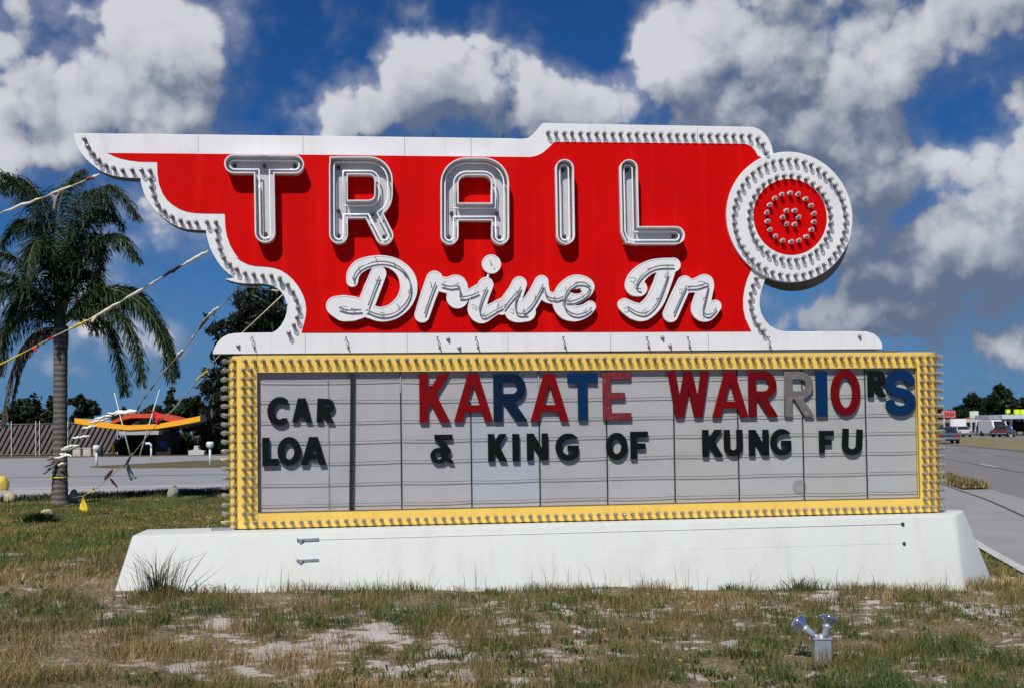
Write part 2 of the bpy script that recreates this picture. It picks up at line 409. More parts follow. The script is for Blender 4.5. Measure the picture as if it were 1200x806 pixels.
# soil
ms = bpy.data.materials.new('soil'); ms.use_nodes = True; t = NT(ms.node_tree); b = t.n['Principled BSDF']
co = t.new('ShaderNodeNewGeometry').outputs['Position']
sa = t.new('ShaderNodeAttribute'); sa.attribute_name = 'sand'
n_ = t.noise(co, 2.2, 7, .65); n2 = t.noise(co, 38., 4, .7); n3 = t.noise(co, .35, 4, .6)
soil = t.mix(n_, (.105, .076, .040), (.24, .18, .10)); soil = t.mix(t.ss(n2, .42, .66), soil, (.36, .31, .24))
lush = t.mix(n2, (.055, .065, .020), (.12, .115, .045)); lush = t.mix(t.ss(n3, .45, .65), lush, (.17, .14, .065))
yy = t.new('ShaderNodeSeparateXYZ'); t.l.new(co, yy.inputs[0])
soil = t.mix(t.ss(yy.outputs[1], 10.5, 14.), soil, lush)
sand = t.mix(n2, (.36, .315, .285), (.70, .65, .62))
sf = t.ss(t.m('ADD', sa.outputs['Fac'], t.m('MULTIPLY_ADD', t.noise(co, 26., 5, .72), 2.2, -1.1)), .38, .62)
sf = t.m('MULTIPLY', sf, t.ss(sa.outputs['Fac'], .02, .2))
col = t.mix(sf, soil, sand); t.l.new(col, b.inputs['Base Color']); b.inputs['Roughness'].default_value = .95; b.inputs['Specular IOR Level'].default_value = .1
bn = t.new('ShaderNodeBump'); bn.inputs['Strength'].default_value = .8; bn.inputs['Distance'].default_value = .02
t.l.new(t.noise(co, 55., 5, .75), bn.inputs['Height']); t.l.new(bn.outputs[0], b.inputs['Normal'])
M['soil'] = ms
def axis(lo, hi, step, far):
    a = list(np.arange(lo, hi + 1e-6, step)); s_ = step; p = hi
    while p < far: s_ *= 1.35; p += s_; a.append(min(p, far))
    s_ = step; p = lo
    while p > -far: s_ *= 1.35; p -= s_; a.insert(0, max(p, -far))
    return np.array(a)
gx = np.unique(np.round(np.concatenate([np.arange(-24, 24.1, .4), np.arange(-5.2, 6.4, .05), axis(-24, 24, 1., 2500)]), 3)); gy = np.unique(np.round(np.concatenate([np.arange(-6, 32, .4), np.arange(5.6, 13.2, .05), axis(-6, 32, 1., 2500)]), 3))
X_, Y_ = np.meshgrid(gx, gy)
grid('ground', X_, Y_, ms, attr=('sand', sandmask(X_, Y_)))

def strip(name, q0, q1, y0, y1, m_, dz, n=60, nq=6, kind='structure'):
    ys = np.linspace(0, 1, n) ** 2 * (y1 - y0) + y0
    Yg = np.repeat(ys[:, None], nq, 1); Xg = np.linspace(q0, q1, nq)[None, :] + ROADT * Yg
    return grid(name, Xg, Yg, m_, dz, kind)
strip('apron', 2.78, 5.0, -6, 400, M['apron'], .018, n=160)
strip('road', 5.0, 13.3, -10, 900, M['asphalt'], .022, n=160)
strip('far_road', 24, 33, -10, 900, M['asphalt'], .010)
# kerb between apron and road, broken in front of the driveway
def kerb(q, y0, y1):
    mb = MB(); ys = np.arange(y0, y1, 2.)
    rings = []
    for y in ys:
        z = float(terrain(qx(q, y), y))
        rings.append([(qx(q - .08, y), y, z - .05), (qx(q + .08, y), y, z - .05), (qx(q + .08, y), y, z + .06), (qx(q - .08, y), y, z + .10)])
    mb.loft(rings); return mb.build('kerb', M['kerb'])
tag(kerb(5.0, 38, 120), kind='structure')
strip('grass_strip', 4.35, 4.95, 26.5, 37, M['soil'], .05, n=12)
tag(kerb(13.3, -6, 300), kind='structure')
for q in (7.8, 10.5):
    mb = MB()
    for k in range(28):
        y0 = 4 + k * 12 + (3 if q > 9 else 0); pts = []
        for y in (y0, y0 + 3.2): pts += [(qx(q - .06, y), y, float(terrain(qx(q, y), y)) + .030), (qx(q + .06, y), y, float(terrain(qx(q, y), y)) + .030)]
        mb.add(pts, [(0, 1, 3, 2)])
    tag(mb.build('lane_marking', M['paint']), kind='structure')
strip('lane_seam', 7.55, 7.63, -5, 300, M['seam'], .027, n=160, nq=2)
strip('lane_seam', 10.7, 10.76, -5, 300, M['seam'], .027, n=160, nq=2)
strip('apron_seam', 4.2, 4.26, -5, 200, M['seam'], .023, n=160, nq=2)
strip('edge_strip', 2.72, 2.86, -6, 60, M['kerb'], .024, n=160, nq=2)
# driveway to the booth on the far left
def poly_sheet(name, pts, m_, dz):
    me = bpy.data.meshes.new(name); me.from_pydata([(x, y, dz) for x, y in pts], [], [tuple(range(len(pts)))])
    return tag(link(name, me, m_), kind='structure')
poly_sheet('driveway', [(-60, 26.0), (-13.5, 26.9), (-11.2, 29.0), (-8.5, 30.2), (-1.0, 31.5), (qx(2.7, 33), 33), (qx(2.7, 62), 62), (-10, 86.5), (-60, 86.5)], M['drive'], .006)
poly_sheet('driveway_margin', [(-60, 26.0), (-13.5, 26.9), (-11.2, 29.0), (-8.5, 30.2), (-1.0, 31.5), (4, 32.5), (4, 36.6), (-8, 35.4), (-20, 34.6), (-60, 33.2)], M['sandstrip'], .010)
poly_sheet('driveway_seam', [(-60, 42.6), (0, 44.2), (0, 44.5), (-60, 42.9)], M['seam'], .012)
poly_sheet('driveway_seam', [(-60, 32.8), (-4, 33.6), (-4, 33.7), (-60, 32.9)], M['seam'], .012)

# ------------------------------------------------------------------ the sign: everything is laid out on its own plane (u along, off towards the road, z up)
_r = ray(690, 500); O = _r * ((F / 118.) / _r.y); O = Vector((O.x, O.y, 0))
def UZ(px, py, off=0.):
    d = ray(px, py); P0 = O + NV * off; c = Vector((0, 0, CAMH))
    t_ = (P0 - c).dot(NV) / d.dot(NV); P = c + d * t_
    return ((P - P0).dot(U), P.z)
def L(u, off, z): return (u, -off, z)
def world(u, off, z): return O + U * u + NV * off + Vector((0, 0, z))
sign = empty('roadside_sign', (O.x, O.y, 0), TH, 'winged red and white drive-in sign on a yellow bulb-edged marquee board', 'sign')

# --- signed distances and their contours
def sd_caps(X, Y, pts, rs):
    d = np.full(X.shape, 1e9)
    for (a, b, ra, rb) in zip(pts[:-1], pts[1:], rs[:-1], rs[1:]):
        vx, vy = b[0] - a[0], b[1] - a[1]; l2 = vx * vx + vy * vy + 1e-12
        t_ = np.clip(((X - a[0]) * vx + (Y - a[1]) * vy) / l2, 0, 1)
        d = np.minimum(d, np.hypot(X - a[0] - t_ * vx, Y - a[1] - t_ * vy) - (ra + (rb - ra) * t_))
    return d
def sd_poly(X, Y, P):
    """convex polygon"""
    n = len(P); A = sum(P[i][0] * P[(i + 1) % n][1] - P[(i + 1) % n][0] * P[i][1] for i in range(n))
    d = np.full(X.shape, -1e9)
    for i in range(n):
        a, b = P[i], P[(i + 1) % n]; ex, ey = b[0] - a[0], b[1] - a[1]; l = math.hypot(ex, ey) + 1e-12
        s_ = 1 if A > 0 else -1
        d = np.maximum(d, s_ * (ey * (X - a[0]) - ex * (Y - a[1])) / l)
    return d
def sd_seg(X, Y, a, b, w_):
    ex, ey = b[0] - a[0], b[1] - a[1]; l = math.hypot(ex, ey); nx, ny = -ey / l * w_ / 2, ex / l * w_ / 2
    return sd_poly(X, Y, [(a[0] + nx, a[1] + ny), (a[0] - nx, a[1] - ny), (b[0] - nx, b[1] - ny), (b[0] + nx, b[1] + ny)])
def sd_box(X, Y, x0, y0, x1, y1): return np.maximum(np.maximum(x0 - X, X - x1), np.maximum(y0 - Y, Y - y1))
def sd_rbox(X, Y, x0, y0, x1, y1, r):
    qx_ = np.abs(X - (x0 + x1) / 2) - (x1 - x0) / 2 + r; qy_ = np.abs(Y - (y0 + y1) / 2) - (y1 - y0) / 2 + r
    return np.hypot(np.maximum(qx_, 0), np.maximum(qy_, 0)) + np.minimum(np.maximum(qx_, qy_), 0) - r
def sd_ell(X, Y, cx_, cy_, a, b):
    x, y = X - cx_, Y - cy_; k = np.hypot(x / a, y / b); k2 = np.hypot(x / a / a, y / b / b) + 1e-9
    return k * (k - 1) / k2
def field(x0, y0, x1, y1, h, pad=.03):
    xs = np.arange(x0 - pad, x1 + pad, h); ys = np.arange(y0 - pad, y1 + pad, h)
    return np.meshgrid(xs, ys)
def contours(X, Y, D, tol=.0006):
    D = np.where(np.abs(D) < 1e-9, 1e-9, D)
    ny, nx = D.shape; ins = D < 0
    idx = ins[:-1, :-1] * 1 + ins[:-1, 1:] * 2 + ins[1:, 1:] * 4 + ins[1:, :-1] * 8
    jj, ii = np.nonzero((idx > 0) & (idx < 15))
    T = {1: [(3, 0)], 2: [(0, 1)], 3: [(3, 1)], 4: [(1, 2)], 5: [(3, 0), (1, 2)], 6: [(0, 2)], 7: [(3, 2)], 8: [(2, 3)], 9: [(2, 0)], 10: [(0, 1), (2, 3)], 11: [(2, 1)], 12: [(1, 3)], 13: [(1, 0)], 14: [(0, 3)]}
    nxt = {}
    def key(j, i, e): return (('h', j, i), ('v', j, i + 1), ('h', j + 1, i), ('v', j, i))[e]
    for j, i in zip(jj.tolist(), ii.tolist()):
        for a, b in T[int(idx[j, i])]: nxt[key(j, i, a)] = key(j, i, b)
    def pt(k):
        t_, j, i = k; j2, i2 = (j, i + 1) if t_ == 'h' else (j + 1, i)
        f = D[j, i] / (D[j, i] - D[j2, i2])
        return (X[j, i] + f * (X[j2, i2] - X[j, i]), Y[j, i] + f * (Y[j2, i2] - Y[j, i]))
    loops = []
    while nxt:
        k0, k = next(iter(nxt.items())); lp = [k0]; del nxt[k0]
        while k in nxt: lp.append(k); k = nxt.pop(k)
        if len(lp) > 6: loops.append(simplify([pt(q) for q in lp], tol))
    return [l for l in loops if len(l) > 2]
def simplify(P, tol):
    P = np.array(P); n = len(P)
    a = 0; b = int(np.argmax(((P - P[0]) ** 2).sum(1)))
    keep = {a, b}
    def rec(i, j):
        st = [(i, j)]
        while st:
            i, j = st.pop()
            if (j - i) < 2: continue
            k = np.arange(i + 1, j); q = P[k % n] - P[i % n]; e = P[j % n] - P[i % n]; l = np.hypot(*e) + 1e-12
            d = np.abs(q[:, 0] * e[1] - q[:, 1] * e[0]) / l; m_ = int(np.argmax(d))
            if d[m_] > tol: keep.add(int(k[m_] % n)); st += [(i, int(k[m_])), (int(k[m_]), j)]
    rec(a, b); rec(b, a + n)
    return [tuple(P[i]) for i in sorted(keep)]
def slab(name, loops, front, back, m_, parent=None, bevel=0., side=None):
    """loops in (u, z); solid between the offsets back and front"""
    cu = bpy.data.curves.new(name, 'CURVE'); cu.dimensions = '2D'; cu.fill_mode = 'BOTH'
    for lp in loops:
        sp = cu.splines.new('POLY'); sp.points.add(len(lp) - 1); sp.use_cyclic_u = True
        for p, q in zip(sp.points, lp): p.co = (q[0], q[1], 0, 1)
    th = (front - back) / 2
    cu.extrude = max(th - bevel, 1e-4); cu.bevel_depth = bevel; cu.offset = -bevel; cu.bevel_resolution = 1
    tmp = bpy.data.objects.new('tmp', cu); COL.objects.link(tmp)
    dg = bpy.context.evaluated_depsgraph_get(); dg.update()
    me = bpy.data.meshes.new_from_object(tmp.evaluated_get(dg)); bpy.data.objects.remove(tmp); bpy.data.curves.remove(cu)
    c = (front + back) / 2
    me.transform(Matrix(((1, 0, 0, 0), (0, 0, -1, -c), (0, 1, 0, 0), (0, 0, 0, 1))))
    me.name = name
    bm = bmesh.new(); bm.from_mesh(me); bmesh.ops.remove_doubles(bm, verts=bm.verts, dist=1e-5); bmesh.ops.recalc_face_normals(bm, faces=bm.faces); bm.to_mesh(me); bm.free()
    o = link(name, me, [m_] + ([side] if side else []), parent)
    if side:
        nr = np.zeros(len(me.polygons) * 3); me.polygons.foreach_get('normal', nr); nr = nr.reshape(-1, 3)
        me.polygons.foreach_set('material_index', (np.abs(nr[:, 1]) < .3).astype(np.int32))
    return o

# --- bulbs
def bulb_mesh():
    mb = MB()
    mb.lathe([(.0175, 0), (.0175, .014), (.0145, .016), (.0145, .020)], axis=(0, -1, 0), n=10, mi=0)
    mb.lathe([(.013, .018), (.017, .026), (.0215, .037), (.0238, .047), (.0232, .056), (.019, .066), (.012, .0725), (.003, .0745)], axis=(0, -1, 0), n=12, mi=1)
    mb.lathe([(.008, .020), (.0065, .034), (.009, .044), (.003, .052)], axis=(0, -1, 0), n=6, mi=0)
    o = mb.build('light_bulb', [M['socket'], M['bulbglass']], smooth=True); me = o.data; bpy.data.objects.remove(o)
    return me
BULB = bulb_mesh()
YBULB = BULB.copy(); YBULB.materials[0] = M['yellowsocket']
def collar_bulb():
    mb = MB()
    mb.lathe([(.021, 0), (.021, .012), (.018, .018), (.0145, .020)], axis=(0, -1, 0), n=12, mi=2)
    mb.lathe([(.013, .018), (.017, .026), (.0215, .037), (.0238, .047), (.0232, .056), (.019, .066), (.012, .0725), (.003, .0745)], axis=(0, -1, 0), n=12, mi=1)
    mb.lathe([(.012, .020), (.013, .038), (.013, .052), (.002, .060)], axis=(0, -1, 0), n=6, mi=0)
    o = mb.build('light_bulb', [M['socket'], M['clearglass'], M['letterwhite']], smooth=True); me = o.data; bpy.data.objects.remove(o)
    return me
M['clearglass'] = thinglass('clear_lamp_glass', (.75, .75, .78), .05, .16)
CBULB = collar_bulb()
def socket_mesh():
    mb = MB(); mb.lathe([(.017, 0), (.017, .05), (.013, .052), (.012, .075)], axis=(0, -1, 0), n=8)
    o = mb.build('empty_socket', [M['yellow']], auto=40); me = o.data; bpy.data.objects.remove(o); return me
SOCK = socket_mesh()
bulbs = []          # (local location, local direction as an angle about z, tilt)
def bulb(u, off, z, a=0.): bulbs.append((u, off, z, a))

# --- upper cabinet
def Zm(zoom, pts):
    ox, oy, s_ = zoom; return [(ox + x / s_, oy + y / s_) for x, y in pts]
ZA = (80, 130, 4.); ZB = (370, 150, 4.); ZC = (630, 130, 4.); ZD = (810, 140, 2.879); ZE = (370, 280, 4.8); ZF_ = (610, 280, 4.8); ZG = (230, 300, 4.8); ZH = (840, 170, 4.478)
def smooth_line(P, it=1, sharp=()):
    return P
CF = -.02          # front of the white cabinet
outer = [(86.5, 156.3)] + Zm(ZA, [(38, 163), (57, 195), (82, 226), (110, 252), (142, 277), (172, 293), (205, 304), (245, 312), (290, 316), (338, 316), (339, 330), (344, 352), (352, 380), (364, 408), (380, 434), (400, 460), (424, 485), (452, 508), (484, 530), (520, 547), (556, 556), (600, 560), (645, 560), (647, 580), (653, 606), (663, 640), (678, 672), (697, 704), (720, 735), (748, 762), (780, 782)]) \
    + Zm(ZG, [(162, 130), (195, 143), (230, 152), (270, 157), (310, 158), (350, 157), (385, 159), (420, 166), (450, 180), (474, 200), (493, 226), (505, 256), (511, 285), (509, 315), (502, 342), (490, 367), (476, 392), (456, 414), (430, 431), (250, 433), (215, 435), (180, 441), (152, 455), (128, 476), (108, 503), (96, 530), (92, 551)]) \
    + [(700, 411.6), (1034, 409.0)] + Zm(ZD, [(645, 757), (634, 738), (617, 723), (590, 715), (310, 715), (288, 709), (266, 696), (248, 676), (236, 652), (231, 625), (233, 598), (238, 575), (250, 540)]) \
    + [(915, 300), (930, 260), (915, 200)] + Zm(ZC, [(1104, 212), (1103, 185), (1096, 158), (1082, 128), (1064, 105), (1040, 86), (1012, 77), (985, 75), (300, 63), (25, 58), (12, 72), (-5, 92), (-22, 112), (-45, 128), (-75, 132)]) + [(600, 162.4), (480, 160.8), (370, 159.4), (230, 157.8)]
outer_uz = [UZ(px, py, CF) for px, py in outer]
cab = slab('cabinet', [outer_uz], CF, CF - .17, M['white'], sign, .004, M['edge'])
redpx = [(126, 179.5), (380, 181.8), (500, 183.2)] + Zm(ZB, [(1010, 137), (1035, 131), (1060, 120), (1090, 95), (1118, 66)]) + Zm(ZC, [(100, 146), (500, 150), (960, 155), (985, 158), (1005, 170), (1022, 190), (1031, 210)]) \
    + [(905, 190), (925, 254), (905, 310)] + Zm(ZD, [(205, 503), (190, 535), (180, 570), (175, 605), (176, 640), (183, 672), (203, 715)]) + [(620, 389.4), (353.2, 390)] \
    + Zm(ZG, [(598, 405), (608, 370), (616, 335), (618, 300), (613, 262), (603, 228), (589, 198), (568, 163), (541, 130), (510, 102), (478, 82), (440, 68), (400, 62), (330, 57), (290, 48), (255, 31), (220, 8)]) \
    + Zm(ZA, [(800, 693), (780, 668), (758, 630), (744, 590), (736, 545), (733, 482), (640, 481), (595, 479), (555, 473), (520, 460), (488, 440), (462, 417), (440, 385), (425, 345), (418, 300), (416, 240), (330, 238), (285, 232), (245, 224), (215, 213), (195, 203)])
red_uz = [UZ(px, py, CF + .004) for px, py in redpx]
redf = slab('red_field', [red_uz], CF + .004, CF - .01, M['red'], cab)
# sheet seams on the face and the bent wire hooks along its foot
mb = MB()
for px, y0, y1 in [(232, 158.5, 178.5), (355, 160, 180.5), (474, 161, 182), (552, 161.5, 182.5), (708, 148, 166.5), (817, 150, 168), (357.5, 391.5, 413), (477, 391, 413), (595, 391, 412.5), (715, 391, 411.5), (830, 390.5, 411)]:
    mb = MB(); a, b_ = UZ(px, y0, CF), UZ(px, y1, CF); mb.bar(L(a[0], CF + .0012, a[1]), L(a[0], CF + .0012, b_[1]), .004, .002); mb.build('sheet_seam', M['edge'], cab)
for px, y0, y1 in [(474, 183.5, 388), (595, 184, 388), (715, 168, 388), (822, 170, 388), (355, 182, 325), (700, 168, 388)]:
    mb = MB(); a, b_ = UZ(px, y0, CF), UZ(px, y1, CF); mb.bar(L(a[0], CF + .0052, a[1]), L(a[0], CF + .0052, b_[1]), .0035, .002); mb.build('sheet_seam', M['redrim'], cab)
for px in (295, 405, 512, 557, 659, 805, 757 + 40 - 40, 899):
    u, z = UZ(px, 397, CF); mb = MB()
    mb.tube([L(u, CF, z + .02), L(u + .01, CF + .05, z + .015), L(u - .008, CF + .055, z - .02), L(u + .02, CF + .04, z - .03), L(u + .006, CF + .03, z - .06), L(u + .03, CF + .03, z - .075), L(u + .035, CF + .035, z - .13)], .004, 5)
    mb.build('wire_hook', M['wire'], cab)
for px, py in [(279, 405), (525, 397), (538, 407), (776, 395.5), (785, 405), (1007, 394)]:
    u, z = UZ(px, py, CF); mb = MB(); mb.lathe([(.022, 0), (.022, .008), (.012, .010), (.012, .03), (.004, .034)], L(u, CF, z), (0, -1, 0), 10)
    mb.build('bolt', M['galv'], cab, auto=40)
for px, py in [(420, 160), (507, 160), (590, 161), (325, 158), (135, 156), (590, 163)]:
    u, z = UZ(px, py, CF); mb = MB(); mb.tube([L(u, CF - .05, z - .02), L(u, CF - .05, z + .03), L(u + .02, CF - .05, z + .05)], .004, 5)
    mb.build('lug', M['wire'], cab)

# --- bulbs of the cabinet's edge (tip positions in the photograph, carried to the middle of the bulb)
BM = CF + .045
edge_px = Zm(ZA, [(75, 133), (92, 168), (115, 200), (142, 230), (175, 255), (212, 268), (253, 278), (298, 278), (342, 278), (382, 280), (383, 320), (387, 360), (402, 403), (420, 440), (450, 470), (486, 495), (525, 515), (563, 522), (600, 522), (650, 522), (690, 523), (693, 560), (697, 605), (710, 647), (728, 690), (755, 720), (790, 742), (828, 760), (868, 768), (910, 772), (952, 775), (990, 785)]) \
    + Zm(ZG, [(425, 115), (468, 130), (512, 162), (543, 205), (563, 250), (570, 295), (565, 345), (548, 390), (520, 435)][1:]) \
    + Zm(ZC, [(50 + 37.9 * k, 102 + .55 * k) for k in range(25)] + [(997, 115), (1035, 130), (1060, 155), (1075, 197)]) \
    + Zm(ZD, [(222, 536), (211, 560), (204, 586), (202, 613), (206, 641), (215, 668), (229, 692), (245, 714)])
for px, py in edge_px:
    u, z = UZ(px, py, BM); bulb(u, CF, z)

# --- disc
DF = CF + .035
c0 = UZ(926, 254.4, DF); rr = []
for a, b_ in [((852.1, 254), 0), ((999.5, 254), 0), ((926, 178), 0), ((926, 330.9), 0)]:
    q = UZ(*a, DF); rr.append(math.hypot(q[0] - c0[0], q[1] - c0[1]))
DR = sum(rr) / 4
mb = MB(); n = 96
ring = lambda off, r, du=0., dz=0.: [L(c0[0] + du + r * math.cos(2 * math.pi * k / n), off, c0[1] + dz + r * math.sin(2 * math.pi * k / n)) for k in range(n)]
mb.loft([ring(DF - .02, DR - .05), ring(DF, DR - .004), ring(DF - .004, DR)], 0, cap=False)
mb.f.append(tuple(range(n))); mb.mi.append(0)
b0 = len(mb.v); mb.loft([ring(DF - .004, DR), ring(DF - .06, DR), ring(DF - .065, DR - .012), ring(DF - .55, DR - .012, .10, .0), ring(DF - .555, DR - .03, .10, .0)], 1, cap=False)
mb.f.append(tuple(range(b0 + 4 * n, b0 + 5 * n))); mb.mi.append(1)
# front face: a flat white ring plate
mb = MB()
mb.loft([ring(DF, 0.0001), ring(DF, DR - .004), ring(DF - .004, DR), ring(DF - .05, DR)], 0, cap=False)
mb.loft([ring(DF - .05, DR), ring(DF - .052, DR - .012), ring(DF - .6, DR - .012, .24, -.03), ring(DF - .6, .0001, .24, -.03)], 1, cap=False)
disc = mb.build('disc', [M['white'], M['edge']], sign, auto=35)
rc = UZ(926, 254.4, DF)
r_in = .5 * (abs(UZ(969, 254, DF)[0] - UZ(883.1, 254, DF)[0]) + abs(UZ(926, 210.2, DF)[1] - UZ(926, 299, DF)[1])) / 2
mb = MB(); mb.loft([ring(DF + .003, .0001), ring(DF + .003, r_in), ring(DF - .003, r_in)], 0, cap=False)
mb.build('red_centre', M['red'], disc, auto=35)
def ringbulbs(rpx, cnt, ph):
    r = rpx / 118. * 1.03 * DR / (75.1 / 118 * 1.03)
    for k in range(cnt):
        a = 2 * math.pi * (k + ph) / cnt; bulb(c0[0] + r * math.cos(a) - .010, DF, c0[1] + r * math.sin(a) - .012)
ringbulbs(66.5, 45, .3); ringbulbs(48.5, 34, .2)
collared = len(bulbs); ringbulbs(28.2, 18, .5); ringbulbs(9.2, 6, 0.); collared = set(range(collared, len(bulbs)))

# --- TRAIL channel letters
LF = .115
def uzs(pts, off): return [UZ(px, py, off) for px, py in pts]
MPP = 1 / 118.
def channel_letter(name, strokes, boxes=(), lab=None):
    """strokes: (pixel points, half width in pixels)"""
    S_ = [(uzs(p, LF), hw * MPP) for p, hw in strokes]; B_ = [[UZ(*q, LF) for q in bx] for bx in boxes]
    allp = [q for s_, hw in S_ for q in s_]
    X, Y = field(min(p[0] for p in allp) - .12, min(p[1] for p in allp) - .12, max(p[0] for p in allp) + .12, max(p[1] for p in allp) + .12, .004)
    D = np.full(X.shape, 1e9)
    for s_, hw in S_: D = np.minimum(D, sd_caps(X, Y, s_, [hw] * len(s_)))
    for q in B_: D = np.minimum(D, sd_poly(X, Y, q))
    rim = .010
    body = slab(name, contours(X, Y, np.maximum(D, -(D + rim))), LF, CF + .004, M['letterrim'], sign)
    slab('trough', contours(X, Y, D + rim * .6), CF + .012, CF + .003, M['letterfloor'], body)
    hw0 = S_[0][1]
    mb = MB()
    for lp in contours(X, Y, D + hw0 * .52, .0015): mb = MB(); mb.tube([L(p[0], CF + .085, p[1]) for p in lp], .0075, 6, closed=True); mb.build('neon_tube', M['neon'], body, smooth=True)
    # electrode boots and stand-offs
    mb = MB(); rnd = random.Random(name + str(len(allp)) + str(round(allp[0][0], 2)))
    for s_, hw in S_:
        for q in (s_[0], s_[-1]):
            mb = MB(); mb.lathe([(.018, 0), (.018, .05), (.010, .055)], L(q[0], CF + .012, q[1]), (0, -1, 0), 8); mb.build('electrode', M['wire'], body)
    return body
def arc(cx_, cy_, rx_, ry_, a0, a1, n=7): return [(cx_ + rx_ * math.cos(rad(a0 + (a1 - a0) * k / (n - 1))), cy_ + ry_ * math.sin(rad(a0 + (a1 - a0) * k / (n - 1)))) for k in range(n)]
pz = Zm
channel_letter('letter_t', [(pz(ZA, [(776, 248), (1060, 250)]), 10.5), (pz(ZA, [(917, 250), (922, 570)]), 11.2)])
channel_letter('letter_r', [(pz(ZB, [(106, 178), (107, 498)]), 10.4),
    (pz(ZB, [(106, 176), (250, 176)] + arc(250, 244, 68, 68, -90, 0) + [(318, 312)] + arc(250, 312, 68, 68, 0, 90) + [(106, 380)]), 10.3), (pz(ZB, [(268, 396), (321, 503)]), 10.3)],
    [pz(ZB, [(65, 135), (150, 135), (150, 240), (65, 240)])])
channel_letter('letter_a', [(pz(ZB, [(628, 504)] + [(628, 260)] + arc(708, 256, 80, 76, 180, 270) + arc(786, 256, 79, 76, 270, 360) + [(865, 260), (866, 504)]), 10.2), (pz(ZB, [(640, 392), (856, 392)]), 10.2)])
channel_letter('letter_i', [(pz(ZC, [(128, 269), (133, 582)]), 10.6)])
channel_letter('letter_l', [(pz(ZC, [(429, 269), (435, 560), (440, 576), (455, 583), (650, 583)]), 10.4)], [pz(ZC, [(405, 560), (470, 560), (470, 624), (412, 618)])])

# --- script letters
SF = .046
def script(name, strokes, dz, tubes=(), hole=None):
    S_ = []
    for zoom, pts in strokes:
        q = [(UZ(zoom[0] + x / zoom[2], zoom[1] + y / zoom[2], SF), r * 1.05 / zoom[2] * MPP) for x, y, r in pts]
        # Catmull-Rom through the points
        P = []; R_ = []
        for i in range(len(q) - 1):
            p0, p1, p2, p3 = [np.array(q[min(max(i + k, 0), len(q) - 1)][0]) for k in (-1, 0, 1, 2)]
            for t_ in np.linspace(0, 1, 6, endpoint=False):
                P.append(tuple(.5 * ((2 * p1) + (-p0 + p2) * t_ + (2 * p0 - 5 * p1 + 4 * p2 - p3) * t_ ** 2 + (-p0 + 3 * p1 - 3 * p2 + p3) * t_ ** 3)))
                R_.append(q[i][1] * (1 - t_) + q[i + 1][1] * t_)
        P.append(q[-1][0]); R_.append(q[-1][1]); S_.append((P, R_))
    allp = [p for s_ in S_ for p in s_[0]]
    X, Y = field(min(p[0] for p in allp) - .12, min(p[1] for p in allp) - .12, max(p[0] for p in allp) + .12, max(p[1] for p in allp) + .12, .004)
    D = np.full(X.shape, 1e9)
    for P, R_ in S_: D = np.minimum(D, sd_caps(X, Y, P, R_))
    if hole:
        zoom, (hx, hy, ha, hb) = hole; c_ = UZ(zoom[0] + hx / zoom[2], zoom[1] + hy / zoom[2], SF)
        D = np.maximum(D, -sd_ell(X, Y, c_[0], c_[1], ha / zoom[2] * MPP, hb / zoom[2] * MPP))
    f = SF + dz
    body = slab(name, contours(X, Y, D + .004), f - .003, CF + .015 + dz, M['letterwhite'], sign, .002)
    slab('letter_rim', contours(X, Y, np.maximum(D, -(D + .012))), f, CF + .013 + dz, M['letterrim'], body)
    mb = MB(); rnd = random.Random(len(allp))
    for P, R_ in S_:
        # the tube wanders along the stroke, with its supports
        pts = [L(p[0] + .22 * r, f + .022, p[1] - .16 * r) for p, r in zip(P, R_)]
        if len(pts) > 3: mb = MB(); mb.tube(pts[1:-1], .0072, 6); mb.build('neon_tube', M['neongrey'], body, smooth=True)
    mb = MB()
    for P, R_ in S_:
        for i in range(3, len(P) - 2, 8):
            p, r = P[i], R_[i]; a = rnd.uniform(0, 6.28); l = r * rnd.uniform(.35, .9)
            mb = MB(); mb.tube([L(p[0], f, p[1]), L(p[0] + l * .5 * math.cos(a), f + .03, p[1] + l * .5 * math.sin(a)), L(p[0] + l * math.cos(a + .12), f + .02, p[1] + l * math.sin(a + .12))], .003, 5); mb.build('tube_support', M['wire'], body)
    return body
script('script_d', [(ZE, [(205, 238, 30), (212, 195, 34), (250, 152, 35), (330, 126, 29), (410, 130, 30), (475, 165, 36), (515, 222, 44), (522, 290, 46), (495, 355, 45), (440, 405, 42), (375, 424, 38), (315, 412, 36), (272, 390, 40)]), (ZE, [(352, 195, 42), (318, 280, 44), (280, 380, 45)]), (ZE, [(112, 378, 50), (160, 390, 68), (205, 392, 64), (250, 392, 50)])], .000)
script('script_r', [(ZE, [(668, 228, 45), (630, 330, 42), (598, 428, 40)]), (ZE, [(690, 250, 40), (742, 262, 42), (793, 262, 54), (797, 330, 58)]), (ZE, [(800, 322, 40), (855, 318, 28), (915, 292, 34)])], .0025)
script('script_i', [(ZE, [(957, 258, 40), (922, 335, 46), (908, 398, 50), (935, 428, 44), (990, 402, 36), (1048, 372, 36)])], .005)
script('script_i_dot', [(ZE, [(987, 142, 50), (989, 143, 50)])], .007)
mb = MB(); a, b_ = UZ(ZE[0] + 978 / 4.8, ZE[1] + 182 / 4.8, SF), UZ(ZE[0] + 962 / 4.8, ZE[1] + 232 / 4.8, SF); mb.tube([L(a[0], .03, a[1]), L(b_[0], .03, b_[1])], .012, 8); mb.build('dot_stem', M['letterwhite'], sign)
script('script_v', [(ZE, [(1145, 254, 40), (1112, 345, 46), (1120, 408, 54), (1185, 412, 50)]) , (ZE, [(1046, 392, 34), (1080, 345, 34), (1125, 290, 38)]), (ZF_, [(0, 408, 50), (45, 372, 44), (88, 308, 40), (118, 244, 37)]), (ZF_, [(122, 262, 34), (140, 318, 32), (190, 335, 30), (235, 320, 30)])], .0075)
